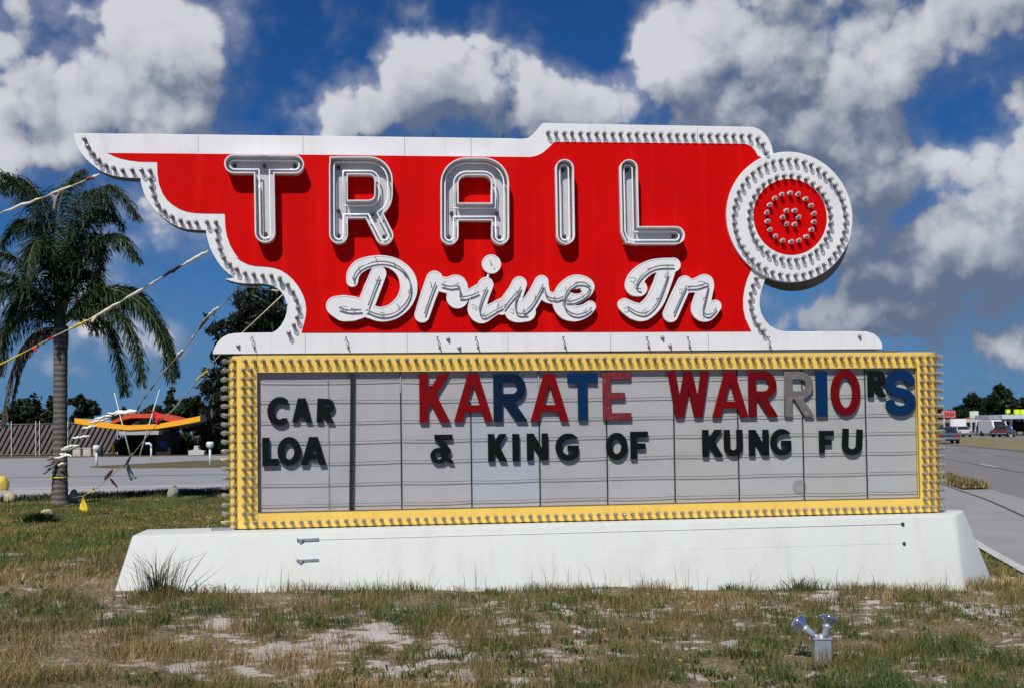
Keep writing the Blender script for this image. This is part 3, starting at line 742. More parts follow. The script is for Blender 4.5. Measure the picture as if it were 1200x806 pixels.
script('script_e', [(ZF_, [(240, 345, 34), (290, 345, 30), (355, 312, 30), (378, 270, 36), (345, 243, 34), (290, 250, 40), (245, 298, 46), (232, 360, 50), (258, 404, 48), (310, 420, 42), (362, 405, 36), (392, 380, 30)])], .010, hole=(ZF_, (312, 296, 34, 14)))
script('script_capital_i', [(ZF_, [(862, 146, 38), (770, 148, 35), (705, 172, 40), (655, 218, 46), (640, 265, 50), (668, 278, 44)]), (ZF_, [(820, 180, 50), (795, 260, 48), (755, 350, 50), (695, 408, 50), (640, 405, 46), (585, 372, 36)])], .000)
script('script_n', [(ZF_, [(925, 248, 40), (885, 335, 42), (845, 425, 42)]), (ZF_, [(920, 265, 36), (985, 262, 38), (1040, 248, 46), (1028, 325, 48), (1012, 400, 50), (1050, 420, 42), (1096, 378, 34)])], .0025)

# --- marquee board
MT, MBOT, IT, IB = 2.257, .610, 2.094, .760
UL, UR, IL, IR = -3.493 + .885 * .16, 3.672 - .6 * .16, -3.222, 3.455
R = .16
prof = []
for k in range(13):
    a = math.pi * k / 12; prof.append((UR + R * math.sin(a), R * math.cos(a)))
for k in range(13):
    a = math.pi * k / 12; prof.append((UL - R * math.sin(a), -R * math.cos(a)))
mar = empty('marquee_board', (0, 0, 0)); mar.parent = sign
mb = MB()
# bands front and back, round ends, top and bottom covers
def vstrip(pts, z0, z1):
    vs = [L(u, o_ - R, z) for u, o_ in pts for z in (z0, z1)]; mb.add(vs, [(2 * i, 2 * i + 2, 2 * i + 3, 2 * i + 1) for i in range(len(pts) - 1)])
vstrip([(IR, R)] + prof[:13] + [(IR, -R)], MBOT, MT)
vstrip([(IL, -R)] + prof[13:] + [(IL, R)], MBOT, MT)
for s_ in (R, -R):
    vstrip([(IL, s_), (IR, s_)], IT, MT); vstrip([(IL, s_), (IR, s_)], MBOT, IB)
for z in (MBOT, MT): mb.add([L(u, o_ - R, z) for u, o_ in prof], [tuple(range(len(prof)))])
# returns into the recess
RC = -.045
for (a, b_) in (((IL, IB), (IR, IB)), ((IR, IB), (IR, IT)), ((IR, IT), (IL, IT)), ((IL, IT), (IL, IB))):
    mb.add([L(a[0], 0, a[1]), L(b_[0], 0, b_[1]), L(b_[0], RC, b_[1]), L(a[0], RC, a[1])], [(0, 1, 2, 3)])
fr = mb.build('marquee_frame', M['yellow'], mar, auto=30)
mb = MB()
for (a, b_) in (((IL, IB), (IR, IB)), ((IR, IB), (IR, IT)), ((IR, IT), (IL, IT)), ((IL, IT), (IL, IB))):
    mb.bar(L(a[0], .001, a[1]), L(b_[0], .001, b_[1]), .008, .006)
mb.bar(L(IL - .004, .001, MBOT), L(IL - .004, .001, MT), .004, .003)
mb.build('frame_bead', M['edge'], fr)
mb = MB(); mb.box(L((UL + UR) / 2, -R, MBOT - .012), (UR - UL + .2, .26, .024)); mb.build('foot_plate', M['edge'], mar)
mb = MB(); mb.box(L((UL + UR) / 2 - .15, -R + .02, MT + .008), (UR - UL - .25, .22, .018)); mb.build('cap_gap', M['edge'], mar)
# panels
PW = (301.5, 385, 470, 552, 632, 711, 790, 865, 941, 1015, 1075)
pu = [IL] + [UZ(px, 520, RC)[0] for px in PW[1:-1]] + [IR]
tones = [(.44, .435, .465), (.445, .44, .465), (.46, .45, .475), (.45, .47, .53), (.44, .435, .45), (.46, .455, .465), (.46, .455, .455), (.465, .468, .475), (.45, .455, .45), (.455, .46, .46)]
for i in range(10):
    m_ = mat('panel_sheet', tones[i], .38, .05, 3, .03, 12, tint=tuple(c * .78 for c in tones[i]), tscale=2.2, tamt=.45, spec=.35, streak=(10, .25, tuple(c * .8 for c in tones[i])))
    pb_ = m_.node_tree.nodes['Principled BSDF']; pb_.inputs['Subsurface Weight'].default_value = .8; pb_.inputs['Subsurface Radius'].default_value = (1, .95, .95); pb_.inputs['Subsurface Scale'].default_value = .035
    mb = MB(); mb.box(L((pu[i] + pu[i + 1]) / 2, RC - .006 + .0007 * (i % 2), (IT + IB) / 2), (pu[i + 1] - pu[i] - .006, .008, IT - IB)); mb.build('panel', m_, mar)
mb = MB(); mb.box(L((IL + IR) / 2, RC - .03, (IT + IB) / 2), (IR - IL, .02, IT - IB)); mb.build('backing', M['dark'], mar)
for i in range(1, 10):
    mb = MB(); mb.bar(L(pu[i], RC + .004, IB), L(pu[i], RC + .004, IT), .010, .010); mb.build('panel_joint', M['galv'] if i in (1,) else M['bar'], mar)
    mb = MB(); mb.bar(L(pu[i] - .002, RC + .011, IT - .30 + .05 * (i % 3)), L(pu[i], RC + .011, IT - .03), .010, .004)
    if i in (2, 3, 4, 5): mb.build('joint_cover', M['white'], mar)
M['rail'] = mat('letter_rail_wire', (.13, .13, .14), .5, .3, 20)
zl = [UZ(470, y, RC)[1] for y in (445, 468.5, 492, 514.7, 539, 564, 588)]
for j, z in enumerate(zl):
    for i in range(10):
        if i == 1: continue
        a, b_ = (pu[0] if i == 0 else pu[i]), (pu[2] if i == 0 else pu[i + 1]); rnd = random.Random(j * 31 + i)
        sag = rnd.uniform(-.004, .012); tilt = rnd.uniform(-.006, .006); mb = MB()
        mb.tube([L(a + (b_ - a) * t_, RC + .022, z + tilt * (t_ - .5) - sag * 4 * t_ * (1 - t_)) for t_ in np.linspace(.01, .99, 7)], .0032, 5)
        mb.build('letter_rail', M['rail'], mar)
a, b_ = UZ(412.5, 436, .0), UZ(411, 597.5, .0)
mb = MB(); mb.bar(L(a[0], -.012, a[1] - .005), L(b_[0], -.012, b_[1]), .04, .03); mb.build('divider_bar', M['bar'], mar)
u, z = UZ(937, 570, RC)
mb = MB(); mb.lathe([(.012, 0), (.075, .001), (.075, .002)], L(u, RC, z), (0, -1, 0), 16); mb.build('stain', mat('stain', (.30, .30, .30), .7, .3, 20), mar)
# bulb rows
for k in range(82):
    u = UL + .02 + (UR - UL - .02) * k / 81
    bulb(u, 0, MT - .052); bulb(u, 0, MBOT + .052)
nr = 19
for k in range(nr):
    z = MBOT + .052 + (MT - MBOT - .104) * k / (nr - 1)
    if 0 < k < nr - 1:
        bulb(IL - .058, 0, z); bulb(IR + .048, 0, z)
    for a in (0, 30, 60, 90):
        if not (a == 0 and k in (0, nr - 1)):
            bulb(UL - R * math.sin(rad(a)), R * math.cos(rad(a)) - R, z, -rad(a)); bulb(UR + R * math.sin(rad(a)), R * math.cos(rad(a)) - R, z, rad(a))
# individual bulbs: the hundred nearest the camera as parts, the rest as one
camv = Vector((0, 0, CAMH)); rnd = random.Random(5)
def bmat(u, off, z, a):
    return Matrix.Translation(L(u, off, z)) @ Matrix.Rotation(a, 4, 'Z') @ Matrix.Rotation(rad(rnd.uniform(-5, 5)), 4, 'X') @ Matrix.Rotation(rad(rnd.uniform(-5, 5)), 4, 'Z')
empty_sock = []
full = []
for kb_, b_ in enumerate(bulbs):
    if kb_ in collared:
        o = bpy.data.objects.new('light_bulb', CBULB); COL.objects.link(o); o.parent = sign; o.matrix_local = bmat(*b_)
    elif abs(b_[3]) > 1.2 and b_[3] > 0 and (rnd.random() < .3 or b_[2] > MT - .06): empty_sock.append(b_)
    elif abs(b_[3]) > 1.2 and b_[3] < 0 and b_[2] < 1.3 and rnd.random() < .3: empty_sock.append(b_)
    else: full.append(b_)
full.sort(key=lambda q: (world(*q[:3]) - camv).length)
near, rest = full[:76], full[76:]
for q in near:
    o = bpy.data.objects.new('light_bulb', YBULB if q[2] < MT else BULB); COL.objects.link(o); o.parent = sign; o.matrix_local = bmat(*q)
def merged(me, items, name, mats, kind=None):
    n = len(me.vertices); co = np.zeros(n * 3); me.vertices.foreach_get('co', co); co = np.c_[co.reshape(-1, 3), np.ones(n)]
    pol = [list(p.vertices) for p in me.polygons]; mi = [p.material_index for p in me.polygons]
    V = []; P = []; I = []
    for k, q in enumerate(items):
        V.append((co @ np.array(bmat(*q)).T)[:, :3]); P += [[i + k * n for i in p] for p in pol]; I += mi
    m2 = bpy.data.meshes.new(name); m2.from_pydata(np.concatenate(V).tolist(), [], P)
    o = link(name, m2, mats, sign, True); m2.polygons.foreach_set('material_index', I)
    if kind: o['kind'] = kind
    return o
merged(BULB, [q for q in rest if q[2] >= MT], 'light_bulbs', [M['socket'], M['bulbglass']], 'stuff')
merged(YBULB, [q for q in rest if q[2] < MT], 'light_bulbs', [M['yellowsocket'], M['bulbglass']], 'stuff')
for q in empty_sock:
    o = bpy.data.objects.new('empty_socket', SOCK); COL.objects.link(o); o.parent = sign; o.matrix_local = bmat(*q)

# --- plinth
PTOP = .598
def plan(u0, u1, f, bk, ch, z):
    # rounded front-left corner, long bevelled front-right corner
    P = [(u0, bk), (u0, f - .035), (u0 + .012, f - .010), (u0 + .04, f), (u1 - ch, f), (u1 - ch + .04, f - .006), (u1 - ch + .08, f - .03), (u1 - .05, f - .50), (u1 - .01, f - .56), (u1, f - .62), (u1, bk)]
    return [L(u, o_, z) for u, o_ in P]
ub0, ub1 = UZ(138, 690, .45)[0], UZ(1159, 686, 0)[0]; ut0, ut1 = UZ(154, 627, .33)[0], UZ(1141, 598, -.05)[0]
plo = empty('sign_plinth', (O.x, O.y, 0), TH, 'long low white painted masonry plinth carrying the winged sign', 'plinth')
mb = MB()
mb.loft([plan(ub0 - .17, ub1 + .17, .50, -.52, .74, -.35), plan(ut0, ut1, .34, -.38, .46, PTOP - .018), plan(ut0 + .006, ut1 - .006, .334, -.374, .46, PTOP - .005), plan(ut0 + .02, ut1 - .02, .32, -.36, .455, PTOP)])
mb.build('plinth_body', M['plinth'], plo, auto=24)
def pfront(z): return .34 + (.48 - .34) * (PTOP - .03 - z) / (PTOP - .03 + .35)
for (xa, ya), (xb, yb) in (((348, 632.5), (1058, 613.5)), ((348, 656.5), (1058, 636))):
    a, b_ = UZ(xa, ya, .36), UZ(xb, yb, .36); off = pfront(a[1]) + .004
    mb = MB(); mb.tube([L(a[0], off, a[1]), L(b_[0], pfront(b_[1]) + .004, b_[1])], .0035, 6); mb.build('conduit', M['plinth'], plo, smooth=True)
    mb = MB(); mb.bar(L(a[0], off + .004, a[1]), L(a[0] + .2, off + .004, a[1] + .004), .014, .024)
    mb.tube([L(a[0], off + .02, a[1] + .02), L(a[0] + .03, off + .02, a[1] - .02), L(a[0] + .06, off + .02, a[1] + .01)], .006, 5); mb.build('conduit_box', M['galv'], plo)
    mb = MB(); mb.lathe([(.016, 0), (.016, .02)], L(b_[0], pfront(b_[1]), b_[1]), (0, -1, 0), 10); mb.build('conduit_end', M['wire'], plo)
a = UZ(250, 619.5, .0)
mb = MB(); mb.box(L(a[0] + .09, -.05, PTOP + .012), (.22, .12, .02)); mb.build('bracket', M['galv'], plo)

# ------------------------------------------------------------------ changeable letters on the board (each can be lifted off its rails)
def letter_sdf(ch, X, Y, W_, H_, s):
    bx = lambda d: np.maximum(d, sd_box(X, Y, 0, 0, W_, H_)); mn = lambda *a: np.minimum.reduce(a)
    sg = lambda a, b_, w_=s: sd_seg(X, Y, a, b_, w_)
    ext = lambda a, b_, k=.3: (lambda e: ((a[0] - e[0] * k, a[1] - e[1] * k), (b_[0] + e[0] * k, b_[1] + e[1] * k)))((b_[0] - a[0], b_[1] - a[1]))
    stem = sd_box(X, Y, 0, 0, s, H_)
    if ch == 'K': return bx(mn(stem, sg(*ext((s * .6, H_ * .33), (W_ - s * .62, H_)), s * 1.0), sg(*ext((W_ * .40, H_ * .56), (W_ - s * .55, 0)), s * 1.05)))
    if ch == 'A':
        d = bx(mn(sg(*ext((s * .55, 0), (W_ / 2 - s * .12, H_), .2)), sg(*ext((W_ - s * .55, 0), (W_ / 2 + s * .12, H_), .2)), sd_box(X, Y, W_ * .25, H_ * .2, W_ * .75, H_ * .2 + s * .85)))
        return d
    if ch == 'R' or ch == 'P':
        o_ = np.maximum(sd_rbox(X, Y, -W_, H_ * .40, W_ * .97, H_, H_ * .29), -X); ring_ = np.maximum(o_, -(np.maximum(sd_rbox(X, Y, -W_, H_ * .40, W_ * .97, H_, H_ * .29) + s * .95, s - X)))
        return bx(mn(stem, ring_, sg((W_ * .42, H_ * .45), (W_ - s * .55 + (W_ * .58 - s * .55) * .3, -H_ * .135), s * 1.05)) if ch == 'R' else mn(stem, ring_))
    if ch == 'T': return mn(sd_box(X, Y, 0, H_ - s, W_, H_), sd_box(X, Y, (W_ - s) / 2, 0, (W_ + s) / 2, H_))
    if ch == 'E': return mn(stem, sd_box(X, Y, 0, 0, W_, s * .85), sd_box(X, Y, 0, H_ - s * .85, W_, H_), sd_box(X, Y, 0, H_ / 2 - s * .4, W_ * .78, H_ / 2 + s * .45))
    if ch == 'F': return mn(stem, sd_box(X, Y, 0, H_ - s * .9, W_, H_), sd_box(X, Y, 0, H_ * .36, W_ * .85, H_ * .36 + s * .9))
    if ch == 'L': return mn(stem, sd_box(X, Y, 0, 0, W_, s))
    if ch == 'I': return sd_box(X, Y, 0, 0, W_, H_)
    if ch == 'N': return bx(mn(stem, sd_box(X, Y, W_ - s, 0, W_, H_), sg(*ext((s * .5, H_), (W_ - s * .5, 0), .1), s * 1.05)))
    if ch == 'W': return bx(mn(*[sg(*ext(a, b_, .2), s * .92) for a, b_ in (((s * .45, H_), (W_ * .27, 0)), ((W_ * .27, 0), (W_ * .5, H_)), ((W_ * .5, H_), (W_ * .73, 0)), ((W_ * .73, 0), (W_ - s * .45, H_)))]))
    if ch == 'U':
        q = sd_rbox(X, Y, 0, 0, W_, 3 * H_, W_ * .49); return np.maximum(np.maximum(q, -(q + s)), Y - H_)
    q = sd_ell(X, Y, W_ / 2, H_ / 2, W_ / 2, H_ / 2); rg = np.maximum(q, -sd_ell(X, Y, W_ / 2, H_ / 2, W_ / 2 - s, H_ / 2 - s * .95))
    if ch == 'O': return rg
    if ch == 'C':
        q = sd_ell(X, Y, W_ * .62, H_ / 2, W_ * .62, H_ / 2); rg = np.maximum(q, -sd_ell(X, Y, W_ * .62, H_ / 2, W_ * .62 - s, H_ / 2 - s * .95))
        return np.maximum(np.maximum(rg, X - W_), -sd_box(X, Y, W_ * .66, H_ * .27, 2, H_ * .73))
    if ch == 'G':
        q = sd_ell(X, Y, W_ * .55, H_ / 2, W_ * .55, H_ / 2); rg = np.maximum(q, -sd_ell(X, Y, W_ * .55, H_ / 2, W_ * .55 - s, H_ / 2 - s * .95))
        rg = np.maximum(np.maximum(rg, X - W_), -sd_box(X, Y, W_ * .62, H_ * .50, 2, H_ * .80))
        return mn(rg, sd_box(X, Y, W_ * .52, H_ * .36, W_, H_ * .36 + s * .85))
    if ch == 'S':
        r1, r2 = H_ * .245, H_ * .27; w2 = W_ / 2
        pts = [(w2 + (w2 - s / 2) * math.cos(rad(a)), H_ - s / 2 - (H_ * .25 - s * .26) + (H_ * .25 - s * .26) * math.sin(rad(a))) for a in range(15, 271, 15)]
        pts += [(w2 + (w2 - s / 2) * math.cos(rad(a)), s / 2 + (H_ * .25 - s * .26) + (H_ * .25 - s * .26) * math.sin(rad(a))) for a in range(75, -166, -15)]
        return sd_caps(X, Y, pts, [s / 2] * len(pts))
    if ch == '&':
        d = mn(sd_box(X, Y, W_ * .18, H_ * .82, W_ * .98, H_), sd_caps(X, Y, [(W_ * .30, H_ * .9), (W_ * .62, H_ * .62), (W_ * .80, H_ * .42)], [s * .42] * 3))
        lp = [(W_ * .36 + W_ * .27 * math.cos(rad(a)), H_ * .27 + H_ * .20 * math.sin(rad(a))) for a in range(0, 361, 20)]
        d = mn(d, sd_caps(X, Y, lp, [s * .36] * len(lp)), sd_caps(X, Y, [(W_ * .80, H_ * .42), (W_ * .60, H_ * .12), (W_ * .42, H_ * .07)], [s * .36] * 3), sd_caps(X, Y, [(W_ * .55, H_ * .30), (W_ * .78, H_ * .14), (W_ * .92, H_ * .02)], [s * .36] * 3))
        return np.maximum(d, -Y)
def plastic(name, c, tr=0., **k): return mat(name, c, .40, .12, 14, .04, 50, spec=.14, tint=tuple(q * .55 for q in c), tscale=6, tamt=.5, **k)
M['l_red'] = plastic('red_letter_plastic', (.175, .002, .0035)); M['l_navy'] = plastic('navy_letter_plastic', (.003, .014, .036)); M['l_blue'] = plastic('blue_letter_plastic', (.0025, .026, .092))
M['l_maroon'] = mat('faded_maroon_plastic', (.17, .016, .024), .6, .3, 30, .05, 60, tint=(.30, .10, .11), tscale=22, tamt=.8)
M['l_deepred'] = plastic('deep_red_letter_plastic', (.135, .002, .004)); M['l_grey'] = mat('faded_grey_plastic', (.15, .135, .135), .6, .3, 20, .05, 60, tint=(.30, .29, .29), tscale=14, tamt=.9)
M['l_black'] = mat('black_letter_plastic', (.005, .008, .008), .45, .2, 12, .02, spec=.12)
OFFL = -.006
def board_letter(ch, px0, py0, px1, py1, m_, label, sw, word, tilt=0.):
    off = OFFL; zc = (py0 + py1) / 2
    a, b_ = UZ(px0, zc, off), UZ(px1, zc, off); xm = (px0 + px1) / 2; z1, z0 = UZ(xm, py0, off)[1], UZ(xm, py1, off)[1]
    W_, H_ = b_[0] - a[0], z1 - z0; s = sw * H_ if ch != 'I' else W_
    h = .0035 if H_ > .35 else .0026
    X, Y = field(0, 0, W_, H_, h, .01)
    D = letter_sdf(ch, X, Y, W_, H_, s)
    o = slab('sign_letter', contours(X, Y, D, .0005), 0, -.026, m_, None, .003)
    o.location = world(a[0], off, z0); o.rotation_euler = (0, rad(tilt), TH)
    tag(o, label, 'letter', word)
ZM1 = (460, 400, 3.6625); ZM2 = (770, 400, 3.4286); ZL = (250, 400, 3.358)
def row(zoom, items, word):
    for ch, x0, y0, x1, y1, m_, lab, sw, tilt in items:
        (a, b_), (c, d) = Zm(zoom, [(x0, y0), (x1, y1)]); board_letter(ch, a, b_, c, d, M[m_], lab, sw, word, tilt)
row(ZM1, [('K', 115, 137, 247, 347, 'l_red', 'big red letter K, first of the word KARATE', .175, 0), ('A', 262, 137, 432, 343, 'l_red', 'big red letter A between K and a dark blue R in KARATE', .17, 0),
 ('R', 433, 137, 577, 343, 'l_navy', 'big dark navy letter R with a white glint in KARATE', .19, 0), ('A', 590, 137, 757, 342, 'l_red', 'big red letter A between dark blue R and blue T in KARATE', .17, 0),
 ('T', 752, 137, 880, 338, 'l_blue', 'big bright blue letter T in KARATE', .20, 0), ('E', 903, 132, 1025, 335, 'l_maroon', 'big faded maroon letter E ending the word KARATE', .17, 0)], 'letters of KARATE')
row(ZM2, [('W', 45, 120, 210, 305, 'l_deepred', 'big dark red letter W starting the word WARRIORS', .19, 0), ('A', 220, 120, 368, 305, 'l_red', 'big red letter A between W and R in WARRIORS', .18, 0),
 ('R', 368, 120, 485, 303, 'l_deepred', 'big dark red letter R directly after the A of WARRIORS', .18, 0), ('R', 512, 120, 630, 300, 'l_grey', 'big washed-out grey letter R in WARRIORS', .18, 1), ('I', 640, 120, 685, 300, 'l_blue', 'big blue letter I in WARRIORS', .2, 0),
 ('O', 700, 112, 818, 297, 'l_deepred', 'big dark red letter O in WARRIORS', .18, 0), ('R', 848, 117, 922, 222, 'l_black', 'small black letter R raised beside the blue S of WARRIORS', .235, 0), ('S', 918, 113, 1040, 298, 'l_blue', 'big blue letter S at the end of WARRIORS', .215, 0)], 'letters of WARRIORS')
row(ZM1, [('&', 163, 398, 260, 522, 'l_black', 'black ampersand before the word KING', .22, 0), ('K', 410, 395, 492, 514, 'l_black', 'small black letter K starting the word KING', .235, 0), ('I', 515, 395, 545, 514, 'l_black', 'small black letter I in KING', .2, 0),
 ('N', 577, 393, 668, 509, 'l_black', 'small black letter N in KING', .235, 0), ('G', 700, 393, 800, 511, 'l_black', 'small black letter G ending KING', .235, 0), ('O', 917, 390, 1010, 507, 'l_black', 'small black letter O of the word OF', .235, 0), ('F', 1022, 385, 1098, 503, 'l_black', 'small black letter F of the word OF', .235, 0)], 'letters of & KING OF')
row(ZM2, [('K', 183, 353, 265, 462, 'l_black', 'small black letter K starting the word KUNG', .24, 0), ('U', 270, 353, 345, 460, 'l_black', 'small black letter U between K and N in KUNG', .235, 0), ('N', 370, 353, 450, 458, 'l_black', 'small black letter N in KUNG', .24, 0),
 ('G', 457, 350, 540, 457, 'l_black', 'small black letter G ending KUNG', .235, 0), ('F', 653, 357, 712, 446, 'l_black', 'small black letter F starting the word FU', .25, 0), ('U', 742, 347, 822, 453, 'l_black', 'small tilted black letter U ending FU', .235, 4)], 'letters of KUNG FU')
row(ZL, [('C', 210, 215, 290, 329, 'l_black', 'black letter C starting the word CAR', .24, 2), ('A', 308, 222, 388, 316, 'l_black', 'black letter A between C and R in CAR', .25, 0), ('R', 405, 222, 475, 316, 'l_black', 'black letter R ending CAR', .25, 3)], 'letters of CAR')
row(ZL, [('L', 192, 377, 258, 488, 'l_black', 'black letter L starting LOA under CAR', .25, 0), ('O', 252, 374, 345, 488, 'l_black', 'black letter O between L and A in LOA', .235, 0), ('A', 343, 374, 445, 485, 'l_black', 'black letter A ending LOA', .24, 0)], 'letters of LOA')

# ------------------------------------------------------------------ plants
def leafmesh(name, P, A, B, cols, parent=None, m_=None, quad=True):
    """P centres, A and B half axes (n,3); cols (n,3)"""
    n = len(P)
    if quad: V = np.stack([P - A, P - B * .8, P + A, P + B * .8], 1); k = 4
    else: V = np.stack([P - B, P + B, P + A], 1); k = 3
    me = bpy.data.meshes.new(name); me.vertices.add(n * k); me.vertices.foreach_set('co', V.reshape(-1).astype(np.float32))
    me.loops.add(n * k); me.loops.foreach_set('vertex_index', np.arange(n * k, dtype=np.int32))
    me.polygons.add(n); me.polygons.foreach_set('loop_start', np.arange(0, n * k, k, dtype=np.int32))
    me.update(calc_edges=True)
    c = me.color_attributes.new('Col', 'FLOAT_COLOR', 'POINT')
    cc_ = np.concatenate([np.repeat(cols, k, 0), np.ones((n * k, 1))], 1); c.data.foreach_set('color', cc_.reshape(-1).astype(np.float32))
    return link(name, me, m_ or M['leaf'], parent)
def unit(rng, n):
    v = rng.normal(size=(n, 3)); return v / np.linalg.norm(v, axis=1, keepdims=True)
def tree(base, h, blobs, label, n=6000, leaf=.22, cols=((.018, .035, .012), (.05, .08, .022)), trunk=.18, seed=1, group=None, cat='tree', name='tree', droop=0., dense=34):
    """blobs: (dx, dy, dz as share of h, rx, ry, rz)"""
    rng = np.random.default_rng(seed); root = empty(name, base, 0, label, cat, group)
    P = []; N_ = []
    wts = np.array([b_[3] * b_[4] + b_[4] * b_[5] for b_ in blobs]); wts = wts / wts.sum()
    sub = []
    for b_, q in zip(blobs, wts):
        ns = max(6, int(dense * q * len(blobs) ** .5))
        d_ = unit(rng, ns) * (rng.random((ns, 1)) ** .4)
        for v in d_: sub.append((b_[0] + v[0] * b_[3], b_[1] + v[1] * b_[4], b_[2] * h + v[2] * b_[5], min(b_[3], b_[5]) * rng.uniform(.20, .55)))
    sub = np.array(sub); pick = rng.choice(len(sub), n, p=(sub[:, 3] ** 2) / (sub[:, 3] ** 2).sum())
    d_ = unit(rng, n) * (rng.random((n, 1)) ** .33); P = sub[pick, :3] + d_ * sub[pick, 3:4] * np.array([1, 1, .8])
    A = unit(rng, n); A[:, 2] -= droop; B = np.cross(A, unit(rng, n)); B /= np.linalg.norm(B, axis=1, keepdims=True) + 1e-9
    sz = leaf * rng.uniform(.6, 1.4, (n, 1)); c0_, c1_ = np.array(cols[0]), np.array(cols[1])
    f = rng.random((n, 1)) * .7 + .3 * rng.random(len(sub))[pick][:, None]
    leafmesh('crown', P, A * sz, B * sz * .45, c0_ + (c1_ - c0_) * f, root)
    mb = MB(); top = max(b_[2] for b_ in blobs) * h * .85
    mb.tube([(0, 0, -.2), (.02 * h * rng.normal(), 0, top * .3), (.02 * h * rng.normal(), .1, top * .65), (0, 0, top)], [trunk * 1.2, trunk, trunk * .7, trunk * .25], 8)
    mb.build('trunk', M['bark'], root, smooth=True)
    for b_ in blobs[:7]:
        mb = MB(); z0 = max(.15 * h, b_[2] * h - b_[5] * 1.1); mb.tube([(0, 0, z0 * .8), (b_[0] * .5, b_[1] * .5, z0), (b_[0] * .9, b_[1] * .9, b_[2] * h)], [trunk * .5, trunk * .35, trunk * .12], 6)
        mb.build('limb', M['bark'], root, smooth=True)
    return root
def ground_at(px, Y): d = ray(px, 500); return (d.x / d.y * Y, Y, 0)
def hpx(px, py, Y): return at(px, py, Y).z

DK = ((.010, .022, .009), (.030, .052, .018))
def ftree(px, py_top, Y, wpx, label, seed, n=3500, kind=0, **k):
    h = hpx(px, py_top, Y); wd = wpx * Y / F / 2; b = ground_at(px, Y); rnd = random.Random(seed)
    bl = [(wd * rnd.uniform(-.2, .2), 0, .62, wd * .6, wd * .5, h * .27)]
    for i in range(10):
        a = rnd.uniform(0, 6.28); r = rnd.uniform(.35, 1.0); bl.append((wd * r * math.cos(a), wd * r * math.sin(a) * .7, rnd.uniform(.25, .93), wd * rnd.uniform(.16, .40), wd * .3, h * rnd.uniform(.06, .18)))
    n = int(n * 1.4)
    return tree(b, h, bl, label, n=n, leaf=max(.12, .0026 * Y), seed=seed, cols=DK, **k)
GT = 'trees beyond the drive-in fence'
# dark pine behind the left end of the sign
b = ground_at(300, 92); h = hpx(300, 333, 92); px_m = 92 / F
def bpx(px, py, rx_, rz_): return ((px - 300) * px_m, random.Random(px).uniform(-1, 1), hpx(px, py, 92) / h, rx_ * px_m, rx_ * px_m * .8, rz_ * px_m)
tree(b, h, [bpx(300, 362, 22, 26), bpx(318, 372, 24, 34), bpx(290, 385, 22, 24), bpx(262, 385, 16, 14), bpx(330, 400, 26, 26), bpx(275, 420, 26, 20), bpx(262, 455, 20, 30), bpx(300, 450, 36, 40), bpx(262, 500, 24, 32), bpx(300, 510, 40, 30), bpx(246, 372, 7, 8), bpx(272, 352, 5, 10)],
     'tall dark shaggy pine tree behind the left wing of the sign', n=34000, leaf=.26, cols=((.006, .012, .007), (.020, .033, .016)), trunk=.3, seed=3, group=GT, name='pine_tree', droop=.6, dense=150)
ftree(33, 458, 118, 62, 'round dark tree above the slatted fence left of the palm trunk', 11, group=GT)
ftree(100, 462, 120, 46, 'dark bushy tree just right of the palm trunk behind the booth roof', 12, group=GT)
ftree(-40, 470, 120, 70, 'dark tree at the far left edge above the fence', 13, group=GT)
ftree(160, 478, 125, 80, 'low dark tree behind the curved red booth roof', 14, group=GT)
ftree(218, 458, 104, 54, 'dark tree rising behind the tip of the orange roof', 15, group=GT, n=5000)
ftree(192, 472, 112, 44, 'smaller dark tree behind the orange roof beside its pole', 16, group=GT)
ftree(340, 440, 110, 90, 'broad dark tree hidden behind the marquee board', 17, group=GT)
GR = 'trees along the road in the distance'
ftree(1176, 456, 175, 62, 'big dark spreading tree over the roadside shops', 21, n=7000, group=GR)
ftree(1150, 464, 185, 40, 'dark tree left of the big spreading one over the shops', 22, group=GR)
ftree(1126, 472, 210, 46, 'lighter green tree behind the red roadside billboard', 23, group=GR)
ftree(1215, 462, 170, 60, 'dark tree at the right edge above the canopy', 24, group=GR)
ftree(1085, 474, 230, 60, 'green tree hidden behind the right end of the marquee', 25, group=GR)

# a far-off wood closing the horizon
rw = np.random.default_rng(77); nw = 16000; xw = rw.uniform(-62, 70, nw); hw_ = 4.5 + 5.5 * fbm(xw * .11 + 9, xw * .0 + 3, 4) * 1.3
Pw = np.stack([xw, rw.uniform(228, 246, nw), hw_ * rw.random(nw) ** .7], 1); Aw = unit(rw, nw); Bw = np.cross(Aw, unit(rw, nw)); sw_ = rw.uniform(.4, 1.1, (nw, 1))
wd_ = leafmesh('distant_woods', Pw, Aw * sw_, Bw * sw_ * .6, np.array(DK[0]) + (np.array(DK[1]) - np.array(DK[0])) * rw.random((nw, 1))); wd_['kind'] = 'stuff'
# low undergrowth by the booth
def shrub(px, py_top, Y, wpx, label, seed, cols=((.02, .04, .012), (.06, .09, .03)), group=None):
    h = hpx(px, py_top, Y) ; wd = wpx * Y / F / 2; b = ground_at(px, Y)
    rng = np.random.default_rng(seed); root = empty('shrub', b, 0, label, 'shrub', group); n = 900
    P = unit(rng, n) * (rng.random((n, 1)) ** .4) * np.array([wd, wd * .7, h * .5]) + np.array([0, 0, h * .5])
    A = unit(rng, n); B = np.cross(A, unit(rng, n)); s_ = .0022 * Y * rng.uniform(.6, 1.4, (n, 1))
    c0_, c1_ = np.array(cols[0]), np.array(cols[1]); leafmesh('foliage', P, A * s_, B * s_ * .5, c0_ + (c1_ - c0_) * rng.random((n, 1)), root)
    mb = MB(); mb.tube([(0, 0, -.1), (0, 0, h * .6)], [.06, .02], 6); mb.build('stem', M['bark'], root)
